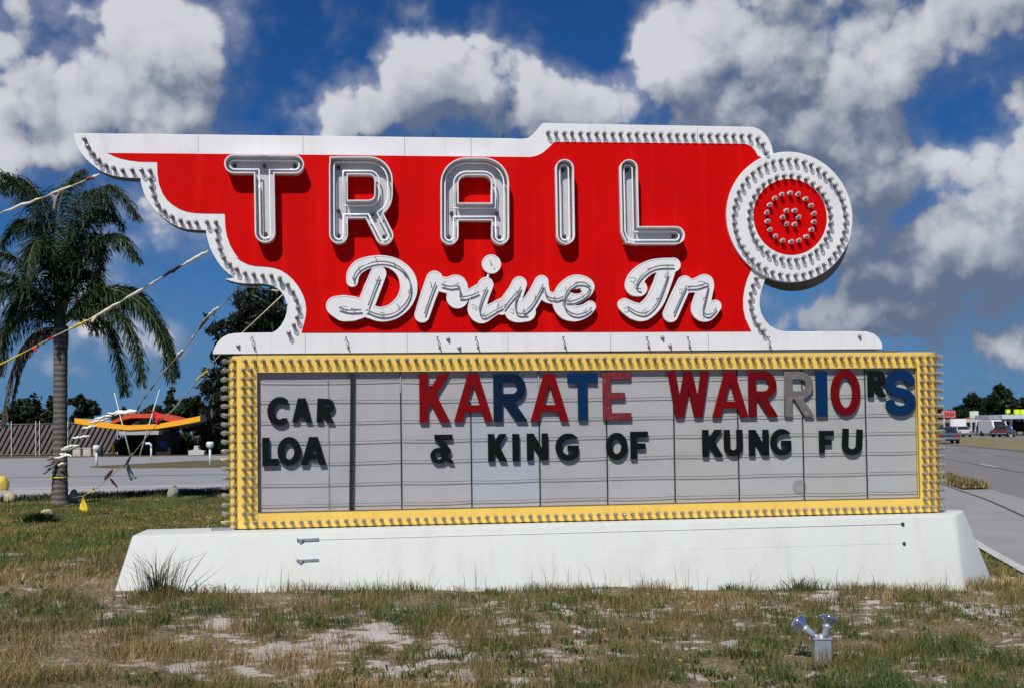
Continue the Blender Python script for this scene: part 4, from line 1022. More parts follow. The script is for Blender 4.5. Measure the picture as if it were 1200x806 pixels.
shrub(147, 512, 92, 26, 'leafy shrub under the booth canopy beside the left pole', 31)
shrub(213, 505, 95, 34, 'light green palm-like shrub right of the booth', 32)
shrub(250, 512, 93, 40, 'dark shrub by the grey board fence next to the marquee', 33, DK)
shrub(75, 528, 96, 24, 'low shrub at the foot of the slatted fence', 34)

# ------------------------------------------------------------------ the palm
PY = 26.0
def P3(px, py, dy=0.): return at(px, py, PY + dy)
pb = P3(70, 588); pb.z = 0
palm = empty('palm_tree', pb, 0, 'feathery palm tree with a grey trunk and dark drooping fronds', 'palm tree')
tr = []
for py, r in [(592, .23), (585, .185), (560, .165), (520, .155), (480, .150), (440, .148), (410, .15), (395, .17), (380, .15)]:
    q = P3(70 + (588 - py) * .006, py); tr.append((q - pb, r))
mb = MB(); pts = []; rs = []
for i in range(len(tr) - 1):
    k = 7
    for j in range(k):
        t_ = j / k; pts.append(tr[i][0].lerp(tr[i + 1][0], t_)); rs.append((tr[i][1] * (1 - t_) + tr[i + 1][1] * t_) * (1.0 + (.035 if j % 2 else -.02)))
mb.tube(pts, rs, 14); mb.build('trunk', M['palmbark'], palm, smooth=True)
ct = P3(72, 380) - pb
mb = MB(); mb.tube([P3(71, 400) - pb, P3(70, 370) - pb, P3(68, 335) - pb, P3(64, 295) - pb], [.15, .12, .06, .02], 10); mb.build('crownshaft', mat('crownshaft', (.055, .065, .03), .6, .3, 6, .2), palm, smooth=True)
FR = [[(70, 372), (58, 315), (44, 268), (24, 258), (2, 285)], [(71, 370), (60, 280), (46, 228), (22, 210), (-6, 222)], [(75, 374), (112, 338), (160, 346), (192, 384), (207, 432)], [(72, 370), (88, 318), (112, 282), (140, 275), (160, 300)], [(72, 370), (82, 310), (98, 252), (128, 216), (160, 250)], [(70, 370), (60, 300), (40, 240), (12, 206), (-25, 200)], [(72, 370), (78, 290), (92, 235), (118, 226), (142, 262)], [(70, 375), (45, 330), (12, 298), (-28, 296)], [(68, 380), (40, 345), (5, 335), (-25, 375)], [(70, 385), (40, 365), (12, 385), (-8, 440)], [(75, 375), (110, 350), (150, 345), (185, 375), (206, 432)], [(75, 380), (105, 358), (138, 365), (158, 400), (166, 445)], [(75, 372), (90, 315), (106, 278), (114, 290), (116, 335)], [(70, 370), (69, 300), (68, 250), (78, 216), (96, 200)], [(75, 378), (108, 348), (142, 336), (172, 352), (194, 402)], [(73, 372), (86, 330), (104, 318), (112, 340), (110, 385)], [(74, 370), (84, 300), (96, 262), (112, 245), (128, 250)], [(70, 378), (50, 352), (24, 350), (6, 382), (2, 430)], [(75, 380), (100, 365), (126, 380), (140, 420), (146, 455)], [(70, 370), (62, 320), (50, 285), (38, 290), (30, 330)], [(69, 376), (40, 340), (0, 318), (-40, 330)], [(74, 376), (112, 338), (160, 352), (190, 392), (200, 440)]]
rngp = np.random.default_rng(5)
def frond(path, dyt, seed, cols, dead=False):
    rng = np.random.default_rng(seed); k = len(path)
    pts = np.array([tuple(P3(x, y, dyt * (i / (k - 1)) ** 1.3) - pb) for i, (x, y) in enumerate(path)])
    Q = []
    for i in range(k - 1):
        p0, p1, p2, p3 = [pts[min(max(i + j, 0), k - 1)] for j in (-1, 0, 1, 2)]
        for t_ in np.linspace(0, 1, 16, endpoint=False): Q.append(.5 * (2 * p1 + (p2 - p0) * t_ + (2 * p0 - 5 * p1 + 4 * p2 - p3) * t_ ** 2 + (-p0 + 3 * p1 - 3 * p2 + p3) * t_ ** 3))
    Q = np.array(Q + [pts[-1]]); n = len(Q); T_ = np.gradient(Q, axis=0); T_ /= np.linalg.norm(T_, axis=1, keepdims=True)
    fr_ = np.linspace(0, 1, n)
    P = []; A = []; B = []; C = []
    for i in range(int(n * .10), n):
        f = fr_[i]; side = np.cross(T_[i], [0, 0, 1.]); side /= np.linalg.norm(side) + 1e-9; upv = np.cross(side, T_[i])
        ln = (.62 if not dead else .45) * min(1, (f + .1) * 3) * (1 - .62 * f ** 2.5)
        for s_ in (-1, 1):
            for rep in range(5):
                d_ = side * s_ * rng.uniform(.35, 1.) + T_[i] * rng.uniform(.35, .9) + upv * rng.uniform(-.5, .6) + np.array([0, 0, -rng.uniform(.25, 1.0) * (.7 + .6 * f) - (1.2 if dead else 0)])
                d_ /= np.linalg.norm(d_); l_ = ln * rng.uniform(.7, 1.15); q = Q[i] + (Q[min(i + 1, n - 1)] - Q[i]) * rng.random()
                # two-piece leaflet, the outer half hanging
                d2 = d_ + np.array([0, 0, -.75]); d2 /= np.linalg.norm(d2)
                wv_ = np.cross(d_, rng.normal(size=3)); wv_ /= np.linalg.norm(wv_) + 1e-9
                mid = q + d_ * l_ * .55; c_ = cols[0] + (cols[1] - cols[0]) * rng.random()
                P += [q + d_ * l_ * .28, mid]; A += [d_ * l_ * .30, d2 * l_ * .5]; B += [wv_ * .015, wv_ * .012]; C += [c_, c_]
    P, A, B, C = map(np.array, (P, A, B, C))
    e = np.arange(len(P)) % 2 == 1
    P2 = np.where(e[:, None], P + A * .5, P); A2 = np.where(e[:, None], A * .55, A)
    o = leafmesh('frond', P2, A2, B * 1.2, C, palm)
    if dead: o['label'] = 'dead brown frond hanging beside the trunk'
    mb = MB(); mb.tube([tuple(q) for q in Q[::5]], [.03 * (1 - .8 * f) for f in fr_[::5]], 5); mb.build('rib', M['rib'], o, smooth=True)
M['rib'] = mat('frond_rib', (.12, .13, .05), .6, .2)
gc = (np.array((.010, .022, .008)), np.array((.052, .090, .032)))
for i, p in enumerate(FR): frond(p, rngp.uniform(-1.4, 1.4), 100 + i, gc)
frond([(66, 385), (38, 392), (16, 428), (4, 492)], -.5, 200, (np.array((.09, .065, .045)), np.array((.22, .17, .12))), True)
frond([(67, 385), (44, 388), (26, 418), (14, 470)], -.2, 201, (np.array((.08, .06, .045)), np.array((.18, .14, .10))), True)
# pale tie round the trunk
q0 = P3(70.5, 558)
mb = MB(); mb.tube([(q0.x + .2 * math.cos(a), q0.y + .2 * math.sin(a), q0.z + .02 * math.sin(a)) for a in np.linspace(0, 6.28, 15)[:-1]], .012, 5, closed=True)
tag(mb.build('cord_tie', M['p_yellow']), 'thin yellow cord tied round the foot of the palm trunk', 'cord')

# ------------------------------------------------------------------ pennant strings
def pennant(parent, org, a, b, tip, col, curl=.0):
    """a small cloth triangle hanging from a to b with its tip"""
    a, b, tip = Vector(a), Vector(b), Vector(tip); n = 5; vs = []; fs = []
    nrm = (b - a).cross(tip - a).normalized(); rows = 6
    for i in range(rows + 1):
        t_ = i / rows; l, r = a.lerp(tip, t_), b.lerp(tip, t_)
        for j in range(n + 1):
            s_ = j / n; vs.append(l.lerp(r, s_) + nrm * curl * math.sin(s_ * 3.1 + t_ * 4) * (1 - t_ * .5) - org)
    for i in range(rows):
        for j in range(n): q = i * (n + 1) + j; fs.append((q, q + 1, q + n + 2, q + n + 1))
    mb = MB(); mb.add(vs, fs); o = mb.build('pennant', M[col], parent, smooth=True)
    so_ = o.modifiers.new('cloth', 'SOLIDIFY'); so_.thickness = .004
    return o
def furled(parent, org, p, q, r, col, seed=0):
    r *= .72
    rnd = random.Random(seed); p, q = Vector(p), Vector(q); k = 9
    pts = [p.lerp(q, i / k) + Vector((0, 0, rnd.uniform(-.4, .4) * r)) - org for i in range(k + 1)]
    mb = MB(); mb.tube(pts, [r * (.25 + .85 * math.sin(math.pi * min(1, (i + .6) / (k + 1))) * rnd.uniform(.7, 1.1)) for i in range(k + 1)], 7); mb.build('pennant', M[col], parent, smooth=True)
def lerp_path(path, n):
    out = []
    for i in range(len(path) - 1):
        for t_ in np.linspace(0, 1, n, endpoint=False): out.append([path[i][k] * (1 - t_) + path[i + 1][k] * t_ for k in range(3)])
    out.append(list(path[-1])); return out
def string(path, label, r=.006, m_='rope'):
    """path: (px, py, depth)"""
    P = [at(*q) for q in path]; root = empty('pennant_string', P[0], 0, label, 'pennant string', 'pennant strings tied to the sign and the palm')
    mb = MB(); mb.tube([p - P[0] for p in P], r, 6); mb.build('cord', M[m_], root, smooth=True)
    def pt(t_):
        t_ *= len(path) - 1; i = min(int(t_), len(path) - 2); return at(*[path[i][k] * (1 - t_ + i) + path[i + 1][k] * (t_ - i) for k in range(3)])
    return root, P[0], pt
root, org, pt = string([(116, 205, 10.55), (60, 228, 11.5), (0, 250, 12.6), (-90, 285, 14)], 'topmost pennant string running from the wing tip off to the left', .006)
for t0, t1, c_, r in ((.02, .10, 'p_brown', .024), (.00, .05, 'p_white', .02), (.2, .36, 'p_cream', .022), (.40, .66, 'p_white', .024), (.70, .95, 'p_cream', .022)): furled(root, org, pt(t0), pt(t1), r, c_, int(t0 * 100))
pennant(root, org, at(58, 228, 11.5), at(72, 223, 11.3), at(64, 248, 11.4), 'p_grey', .02)
root, org, pt = string([(244, 294, 10.6), (208, 314, 11.0), (150, 349, 11.7), (110, 372, 12.2), (60, 396, 12.9), (0, 428, 13.8), (-80, 468, 15)], 'long straight pennant string from the second scallop of the wing past the palm', .007)
for t0, t1, c_, r in ((.0, .14, 'p_white', .024), (.14, .22, 'p_black', .026), (.23, .36, 'p_white', .022), (.37, .52, 'p_cream', .026), (.52, .6, 'p_yellow', .02), (.64, .7, 'p_red', .014), (.72, .95, 'p_yellow', .016)): furled(root, org, pt(t0), pt(t1), r, c_, int(t0 * 100) + 7)
pennant(root, org, at(36, 408, 13.2), at(47, 402, 13.1), at(41, 412, 13.1), 'p_red', .02)
pennant(root, org, at(104, 374, 12.3), at(122, 365, 12.1), at(108, 378, 12.2), 'p_cream', .02)
# drooping string that ends wound round the palm trunk
pth = [(326, 341, 11.0), (283, 335, 11.6), (262, 356, 12.4), (240, 374, 13.2), (224, 399, 14.2), (206, 420, 15.2), (190, 438, 16.2), (178, 454, 17.2), (166, 470, 18.4), (160, 482, 19.4), (146, 486, 20.2), (126, 484, 21.2), (112, 496, 22.4), (96, 508, 23.6), (86, 520, 24.6), (76, 530, 25.4), (62, 548, 25.7)]
root, org, pt = string(pth, 'drooping pennant string of white flags wound round the palm trunk', .007)
for t0, t1, c_, r in ((.14, .18, 'p_white', .032), (.17, .22, 'p_grey', .03), (.235, .25, 'p_white', .02), (.28, .31, 'p_white', .04), (.35, .37, 'p_white', .018), (.42, .45, 'p_grey', .022), (.47, .49, 'p_grey', .018), (.52, .56, 'p_grey', .03)): furled(root, org, pt(t0), pt(t1), r, c_, int(t0 * 100))
for k in range(0, 13):
    if k in (3, 7, 9): continue
    t0 = .60 + .030 * k; furled(root, org, pt(t0) + Vector((-.14, 0, .0)), pt(t0) + Vector((.18 + .05 * (k % 3), -.1, .05 + .04 * (k % 2))), .042, ('p_white', 'p_cream', 'p_white', 'p_grey')[k % 4], k)
for k, (px, py, dx, dy) in enumerate([(66, 535, -12, 3), (64, 541, -13, 6), (60, 548, -10, 7), (70, 532, 14, 2), (72, 526, 14, 0), (68, 545, 10, -2)]):
    furled(root, org, at(px, py, 25.75), at(px + dx, py + dy, 25.6), .055, ('p_grey', 'p_grey', 'p_grey', 'p_white', 'p_white', 'p_cream')[k], k + 50)
# low string with loose pennants
pth = [(332, 345, 11.0), (284, 390, 11.4), (252, 422, 11.8), (235, 441, 12.2), (205, 478, 13.2), (188, 492, 14.0), (168, 516, 15.4), (155, 533, 16.6), (146, 544, 17.6), (131, 556, 19.2), (114, 571, 21.6), (100, 580, 23.2), (84, 583, 25.9)]
root, org, pt = string(pth, 'low pennant string with loose red white and yellow flags ending at the palm foot', .006)
furled(root, org, at(229, 446, 12.4), at(244, 434, 12.0), .020, 'p_yellow', 3)
pennant(root, org, at(175, 480, 14.2), at(196, 486, 13.8), at(185, 497, 13.9), 'p_red', .06)
furled(root, org, at(200, 485, 13.5), at(206, 476, 13.2), .010, 'p_yellow', 5)
furled(root, org, at(146, 546, 17.4), at(155, 531, 16.6), .03, 'p_grey', 6)
pennant(root, org, at(145, 543, 17.6), at(149, 541, 17.4), at(155, 562, 17.6), 'p_white', .05)
pennant(root, org, at(146, 544, 17.6), at(152, 546, 17.5), at(160, 560, 17.6), 'p_white', .04)
furled(root, org, at(123, 561, 20.4), at(132, 550, 19.2), .05, 'p_brown', 8)
furled(root, org, at(129, 560, 20.0), at(138, 571, 20.0), .03, 'p_brown', 9)
pennant(root, org, at(99, 578, 23), at(111, 571, 22), at(110, 576, 22), 'p_yellow', .05)
pennant(root, org, at(93, 598, 23), at(104, 600, 23), at(97.5, 581, 23), 'p_yellow', .05)

# ------------------------------------------------------------------ booth, fences and posts at the entrance
BY = 88.; bp = Vector(ground_at(160, BY)); sc = BY / F
booth = empty('ticket_booth', bp, 0, 'ticket booth with an upswept orange roof and a curved red band', 'booth')
def bx(px, py, dy=0.): q = at(px, py, BY + dy) - bp; return (q.x, q.y, q.z)
def slope_slab(name, top, bot, y0, y1, m_):
    mb = MB(); A_ = [(bx(*p)[0], bx(*p)[2]) for p in top]; B_ = [(bx(*p)[0], bx(*p)[2]) for p in bot]
    mb.prism(A_ + B_[::-1], y0, y1); return mb.build(name, m_, booth)
T_ = [(88, 489.5), (120, 494.5), (150, 498), (185, 496.5), (212, 491.5), (235, 487)]; B_ = [(88, 495.5), (120, 500.5), (150, 503.5), (185, 502), (212, 497.5), (235, 493)]
slope_slab('roof_fascia', T_, B_, -.12, .0, M['orange'])
mb = MB(); poly = [(bx(x, y)[0], bx(x, y)[2]) for x, y in [(x, y + .4) for x, y in T_]] + [(bx(x, y - .6)[0], bx(x, y - .6)[2]) for x, y in B_[::-1]]
mb.prism(poly, 0.005, 5.5); mb.build('roof', M['soffit'], booth)
slope_slab('roof_band', [(126, 496), (133, 491), (143, 486.5), (152, 484.2), (178, 484.2), (190, 486.5), (208, 491.5)], [(126, 499), (133, 495), (143, 491), (152, 489.2), (178, 489.2), (190, 491.5), (208, 496)], .3, 4.6, M['redorange'])
mb = MB(); a, b_ = bx(139, 502), bx(186, 506); mb.box(((a[0] + b_[0]) / 2, 1.2, b_[2]), (b_[0] - a[0], 2.4, .35)); mb.build('soffit', M['soffit'], booth)
mb = MB(); a, b_ = bx(176, 506), bx(195, 533); mb.box(((a[0] + b_[0]) / 2, 2.4, a[2] / 2), (b_[0] - a[0], 2.6, a[2])); wl = mb.build('booth_wall', M['dark'], booth, bevel=.03)
mb = MB(); a = bx(186, 520); mb.box((a[0], 1.08, a[2]), (.55, .04, .5)); mb.build('notice', mat('blue_notice', (.02, .03, .22), .6), wl)
mb = MB(); a = bx(135, 506); mb.box((a[0] + 1.0, 4.6, a[2] / 2), (3.2, .2, a[2])); mb.build('rear_shade_panel', M['dark'], booth)  # near-black sheet that paints in the shadow beneath the booth roof
for (x0, y0, x1, y1) in ((134, 460, 155.5, 532), (187, 456, 166, 534)):
    mb = MB(); a, b_ = bx(x0, y0, .3), bx(x1, y1, .3); mb.tube([a, (b_[0], b_[1] - .5, 0)], [.035, .055], 8); mb.build('pole', M['lightpost'], booth, smooth=True)

def posts_fence(name, px0, px1, py_top, Y, label, m_, slant=0., pitch=.4, posts=(), gap=.06):
    a, b_ = Vector(ground_at(px0, Y)), Vector(ground_at(px1, Y)); h = hpx((px0 + px1) / 2, py_top, Y); root = empty(name, a, 0, label, 'fence')
    ln = (b_ - a).x; mb = MB(); x = -slant; rnd = random.Random(px0)
    while x < ln:
        xa, xb = x, x + slant; x0c, x1c = max(0, min(ln, xa)), max(0, min(ln, xb))
        if x1c > x0c or slant == 0:
            t0 = (x0c - xa) / (slant or 1) if slant else 0; t1 = (x1c - xa) / (slant or 1) if slant else 1
            mb.bar((x0c, rnd.uniform(-.02, .02), .1 + t0 * (h - .1)), (x1c, 0, .1 + t1 * (h - .1)), .03, pitch - gap)
        x += pitch
    panel = mb.build('slat_panel', m_, root)
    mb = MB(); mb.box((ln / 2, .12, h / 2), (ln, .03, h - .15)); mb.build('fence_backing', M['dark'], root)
    for pp in posts:
        mb = MB(); q = ground_at(pp, Y)[0] - a.x; mb.tube([(q, -.1, 0), (q, -.1, h + .25)], .035, 8); mb.build('post', M['lightpost'], root)
    mb = MB(); mb.bar((0, -.06, h), (ln, -.06, h), .05, .05); mb.bar((0, -.06, .15), (ln, -.06, .15), .05, .05); mb.build('rail', M['grey_fence'], root)
    return root
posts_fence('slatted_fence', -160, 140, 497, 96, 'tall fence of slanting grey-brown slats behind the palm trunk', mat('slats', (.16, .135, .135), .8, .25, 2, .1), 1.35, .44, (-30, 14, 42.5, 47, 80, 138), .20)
posts_fence('board_fence', 140, 300, 511, 100, 'low weathered grey board fence beside the booth', M['grey_fence'], 0., .22, (), .02)

GP = 'short pale bollard lights by the driveway'
def bollard(px, py0, py1, Y, label, arm=0):
    b = Vector(ground_at(px, Y)); h = hpx(px, py0, Y); root = empty('bollard_light', b, 0, label, 'bollard light', GP)
    mb = MB(); mb.tube([(0, 0, -.05), (0, 0, h - .25)], .055, 10); mb.build('post', M['lightpost'], root, smooth=True)
    mb = MB()
    if arm: mb.tube([(0, 0, h - .3), (0, 0, h - .1), (-.12, 0, h), (-.35, 0, h - .02)], [.06, .07, .08, .09], 10)
    else: mb.lathe([(.06, h - .30), (.15, h - .26), (.18, h - .14), (.16, h - .02), (.08, h)], n=12)
    mb.build('lamp_head', M['lightpost'], root, smooth=True)
bollard(113, 521, 546, 57, 'pale bollard light with a round head standing left on the grass island')
bollard(177, 519, 537, 74, 'pale bollard light with a bent head in front of the booth', 1)
bollard(246, 517, 549, 54, 'pale bollard light with a round head nearest the yellow marquee edge')
for k, (px, lab) in enumerate([(91, 'white box left of two others at the fence foot'), (103, 'middle white box of three at the fence foot'), (115, 'white box behind the round bollard light')]):
    b = Vector(ground_at(px, 91)); mb = MB(); mb.box((0, 0, .30), (.62, .5, .6)); mb.box((0, 0, .64), (.7, .56, .08)); mb.box((0, -.26, .32), (.4, .03, .3))
    o = mb.build('planter_box', mat('box_paint', (.50, .47, .45), .8, .12), bevel=.02); o.location = b; tag(o, lab, 'box', 'white boxes along the fence')
b = Vector(ground_at(132.5, 90)); mb = MB(); mb.lathe([(.16, 0), (.16, .1), (.12, .12), (.12, .72), (.15, .74), (.13, .86), (.03, .9)], n=12); o = mb.build('marker_post', M['orange'], auto=40); o.location = b; tag(o, 'stubby orange marker post under the booth canopy', 'post')
b = Vector(ground_at(231, 88)); mb = MB(); mb.prism([(-.6, 0), (.6, 0), (.6, .35), (.2, .42), (.12, .75), (-.15, .75), (-.2, .45), (-.6, .38)], -.3, .3); o = mb.build('concrete_block', mat('pale_block', (.5, .5, .5), .8), bevel=.03); o.location = b; tag(o, 'small stepped pale block by the board fence', 'block')
# grass island and weeds in the driveway
def island(pts, name, z=.07):
    mb = MB(); n = len(pts); mb.loft([[(x, y, .005) for x, y in pts], [(x, y, z) for x, y in pts]]); return tag(mb.build(name, M['dryturf']), kind='structure')
M['dryturf'] = mat('dry_turf', (.145, .115, .06), .95, .4, 1.2, .5, 30, tint=(.07, .075, .03), tscale=1.4, tamt=.8)
isl = [(-20.9, 57.0), (-19, 54.8), (-10, 52.4), (-2, 52), (-2, 76), (-12, 76), (-18.5, 66)]
island(isl, 'grass_island')
island([(-60, 87), (8, 87), (8, 300), (-60, 300)], 'verge', .04)
# median and verge beyond the road
def rstrip(name, q0, q1, y0, y1, m_, dz): return strip(name, q0, q1, y0, y1, m_, dz)
rstrip('median', 13.46, 24, -10, 600, M['dryturf2'], .05) if 'dryturf2' in M else None

# rocks along the lawn edge
def rock(px, py, wpx, hpx_, label, m_, seed, flat=1.):
    g_ = G(px, py + hpx_ * .5); s_ = g_.y / F; rnd = random.Random(seed)
    me = bpy.data.meshes.new('rock'); bm = bmesh.new(); bmesh.ops.create_icosphere(bm, subdivisions=3, radius=1)
    for v in bm.verts:
        n_ = mnoise.noise(v.co * 1.3 + Vector((seed * 3.7, 0, 0))) * .28 + mnoise.noise(v.co * 3.5 + Vector((seed, 5, 0))) * .08
        v.co *= 1 + n_; v.co.x *= wpx * s_ / 2; v.co.y *= wpx * s_ / 2; v.co.z *= hpx_ * s_ * .62
    bm.to_mesh(me); bm.free(); o = link('rock', me, M[m_], smooth=True); o.location = (g_.x, g_.y, g_.z + hpx_ * s_ * .38); tag(o, label, 'rock', 'rocks along the lawn edge')
rock(2, 566, 16, 17, 'bright yellow rock at the left edge of the lawn', 'rockyellow', 1)
rock(11, 582, 13, 11, 'smooth tan rock lying on the lawn left of the palm', 'rock', 2)
rock(86, 581, 14, 15, 'pale tan and grey rock against the palm foot', 'rock', 3)
rock(54, 602, 16, 12, 'tan rock sitting in a tuft of leafy weeds', 'rock', 4)
rock(203, 576, 13, 13, 'dark grey rock between the palm and the marquee', 'rockgrey', 5)
g_ = ground_px(676, 746); me = bpy.data.meshes.new('stone'); bm = bmesh.new(); bmesh.ops.create_icosphere(bm, subdivisions=2, radius=.03)
for v in bm.verts: v.co.z *= .6; v.co.x *= 1.2; v.co *= 1 + .2 * mnoise.noise(v.co * 30)
bm.to_mesh(me); bm.free(); o = link('stone', me, M['stone'], smooth=True); o.location = (g_.x, g_.y, float(terrain(g_.x, g_.y)) + .035); tag(o, 'small white stone in the dry grass in front of the plinth', 'stone')

# ------------------------------------------------------------------ two-headed ground spotlight
FY = 7.75; fb = at(963, 766, FY); fz = float(terrain(fb.x, fb.y))
fl = empty('ground_spotlight', (fb.x, fb.y, fz), 0, 'two-headed silver spotlight on a stub box in the grass', 'spotlight')
def fx(px, py, dy=0.): q = at(px, py, FY + dy); return Vector((q.x - fb.x, q.y - fb.y, q.z - fz))
w_ = 20 * FY / F; zt = fx(963, 748).z
mb = MB(); mb.box((0, 0, zt / 2), (w_, w_ * .8, zt)); mb.build('junction_box', M['galv'], fl, bevel=.008)
mb = MB(); mb.box((0, 0, zt + .004), (w_ * 1.08, w_ * .88, .008)); mb.lathe([(.03, zt + .008), (.022, zt + .03), (.012, zt + .034)], n=10); mb.build('box_lid', M['galv'], fl, auto=40)
for (bx_, by_, tx, ty, dy) in ((952, 742, 936, 731, .05), (966, 742, 971, 726, .03)):
    a, b_ = fx(bx_ + 1, by_ + 1), fx(tx, ty, dy); ax = (b_ - a).normalized(); ln = (b_ - a).length
    mb = MB(); mb.tube([Vector((0, 0, zt)), a], .013, 8); mb.lathe([(.016, -.01), (.024, .0), (.026, ln * .40), (.032, ln * .46), (.032, ln * .60), (.028, ln * .62)], a, ax, 14)
    hd = mb.build('lamp_holder', M['galv'], fl, smooth=True)
    mb = MB(); mb.lathe([(.026, ln * .58), (.038, ln * .74), (.060, ln * 1.0), (.066, ln * 1.08), (.064, ln * 1.15), (.050, ln * 1.26), (.028, ln * 1.33), (.004, ln * 1.35)], a, ax, 20)
    mb.build('reflector_bulb', mat('mirrored_blue_bulb', (.52, .60, .78), .12, .08, 6, 0, metallic=.9), hd, smooth=True)

# ------------------------------------------------------------------ cars and shops down the road
def car(label, px, Y, paint, rz, kind='sedan', group='cars on the far road'):
    b = Vector(ground_at(px, Y)); root = empty('parked_car' if kind == 'sedan' else kind, b, rz, label, 'car', group)
    # x forward
    L_, Wd = 4.7, .90
    ring_ = lambda x, w_, z0, z1: [(x, -w_ * .96, z0), (x, -w_, (z0 + z1) * .5), (x, -w_ * .95, z1), (x, w_ * .95, z1), (x, w_, (z0 + z1) * .5), (x, w_ * .96, z0)]
    mb = MB(); mb.loft([ring_(-2.35, .80, .40, .78), ring_(-2.28, .87, .30, .88), ring_(-1.3, Wd, .26, .92), ring_(.7, Wd, .26, .92), ring_(1.9, .88, .28, .84), ring_(2.3, .84, .34, .74), ring_(2.36, .78, .42, .68)])
    body = mb.build('car_body', paint, root, auto=35)
    gr = lambda x, w_, z: [(x, -w_, z), (x, w_, z)]
    mb = MB(); mb.add([(-1.75, -.78, .905), (-1.75, .78, .905), (-1.15, .62, 1.36), (-1.15, -.62, 1.36), (.15, .62, 1.38), (.15, -.62, 1.38), (.95, .78, .905), (.95, -.78, .905)], [(0, 1, 2, 3), (3, 2, 4, 5), (5, 4, 6, 7), (0, 3, 5, 7), (1, 6, 4, 2), (0, 7, 6, 1)])
    mb.build('cabin', paint, root)
    def pane(vs): mb = MB(); mb.add(vs, [tuple(range(len(vs)))]); return mb.build('window', M['glassdark'], root)
    off = lambda vs, d: [tuple(Vector(v) + Vector(d)) for v in vs]
    pane(off([(-1.69, -.70, .95), (-1.69, .70, .95), (-1.2, .57, 1.32), (-1.2, -.57, 1.32)], (-.012, 0, .008)))
    pane(off([(.22, -.57, 1.34), (.22, .57, 1.34), (.88, .70, .95), (.88, -.70, .95)], (.012, 0, .008)))
    for s_ in (-1, 1):
        for xa, xb, xc, xd in ((-1.55, -.5, -.5, -1.1), (-.42, .78, .12, -.42)):
            pane(off([(xa, s_ * .765, .95), (xb, s_ * .765, .95), (xc, s_ * .64, 1.31), (xd, s_ * .64, 1.31)], (0, s_ * .012, 0)))
    for x in (-1.45, 1.4):
        for s_ in (-1, 1):
            mb = MB(); mb.lathe([(.20, -.1), (.33, -.1), (.335, .0), (.33, .1), (.20, .1)], (x, s_ * .80, .33), (0, 1, 0), 16); wh = mb.build('wheel', M['tyre'], root, auto=40)
            mb = MB(); mb.lathe([(.19, -.02), (.17, .02), (.05, .03)], (x, s_ * .89, .33), (0, s_, 0), 12); mb.build('rim', M['chrome'], wh)
    for x in (-2.40, 2.40): mb = MB(); mb.box((x, 0, .47), (.12, 1.66, .14)); mb.build('bumper', M['chrome'], root, bevel=.02)
    for s_ in (-1, 1):
        mb = MB(); mb.box((-2.36, s_ * .62, .68), (.05, .30, .14)); mb.build('tail_light', mat('tail_lens', (.35, .01, .01), .2), root)
        mb = MB(); mb.box((2.36, s_ * .60, .60), (.05, .26, .13)); mb.build('headlight', M['chrome'], root)
    return root
cp = lambda n, c: mat(n, c, .25, .05, 2, 0, coat=.6)
rd = math.pi / 2 - .22
car('pale green-grey sedan parked on the verge behind the marquee edge', 1124.5, 142, cp('pale_green_paint', (.42, .47, .45)), rd + .12)
car('dark maroon sedan crossing the verge in front of the canopy', 1176, 138, cp('dark_maroon_paint', (.07, .025, .03)), rd - .42)
car('dark blue car half hidden by the marquee bulbs', 1106, 93, cp('dark_blue_paint', (.03, .05, .09)), rd)
# white box van
b = Vector(ground_at(1163.5, 152)); van = empty('van', b, rd + math.pi + .25, 'white van with a dark windscreen and yellow front parked by the shops', 'van')
mb = MB(); pr = [(-2.3, .35), (2.2, .35), (2.35, .7), (2.3, 1.1), (1.7, 2.0), (1.4, 2.1), (-2.25, 2.1), (-2.35, 1.6)]; mb.prism(pr, -.95, .95); mb.build('van_body', M['lightpost'], van, bevel=.06)
mb = MB(); mb.add([(2.33, -.8, 1.13), (2.33, .8, 1.13), (1.78, .72, 1.93), (1.78, -.72, 1.93)], [(0, 1, 2, 3)]); mb.build('windscreen', M['glassdark'], van)
mb = MB(); mb.box((2.36, 0, .86), (.04, 1.5, .22)); mb.build('front_panel', M['p_yellow'], van)
for x in (-1.4, 1.5):
    for s_ in (-1, 1): mb = MB(); mb.lathe([(.2, -.12), (.36, -.12), (.36, .12), (.2, .12)], (x, s_ * .85, .36), (0, 1, 0), 14); mb.build('wheel', M['tyre'], van, auto=40)

# shop, signs and canopy
SY = 165.
def shop_box(name, parent, o_, px0, py0, px1, py1, Y, dep, m_, bev=0.):
    a, b_ = at(px0, py0, Y), at(px1, py1, Y); mb = MB(); mb.box(((a.x + b_.x) / 2 - o_.x, Y - o_.y + dep / 2, (a.z + b_.z) / 2 - o_.z), (abs(b_.x - a.x), dep, abs(a.z - b_.z))); return mb.build(name, m_, parent, bevel=bev)
o_ = Vector(ground_at(1145, SY)); shop = empty('roadside_shop', o_, 0, 'low roadside shop with white columns and a red gabled roof', 'building')
wl = mat('shop_wall', (.20, .15, .15), .8, .2)
shop_box('wall', shop, o_, 1128, 493, 1168, 505.5, SY + 3, 9, wl)
for px in (1132, 1137.5, 1143, 1148, 1153, 1158): shop_box('column', shop, o_, px, 494, px + 1.4, 505.5, SY + 1, .5, M['white'])
shop_box('roof_edge', shop, o_, 1127, 490.5, 1150, 494, SY + .5, 12, mat('pale_roof', (.55, .50, .50), .8))
mb = MB(); P_ = [at(x, y, SY + .5) - o_ for x, y in ((1146, 494), (1165, 487.5), (1172, 490), (1174, 494.5))]; mb.prism([(p.x, p.z) for p in P_], .6, 10); mb.build('roof', mat('red_roof', (.42, .05, .03), .7), shop)
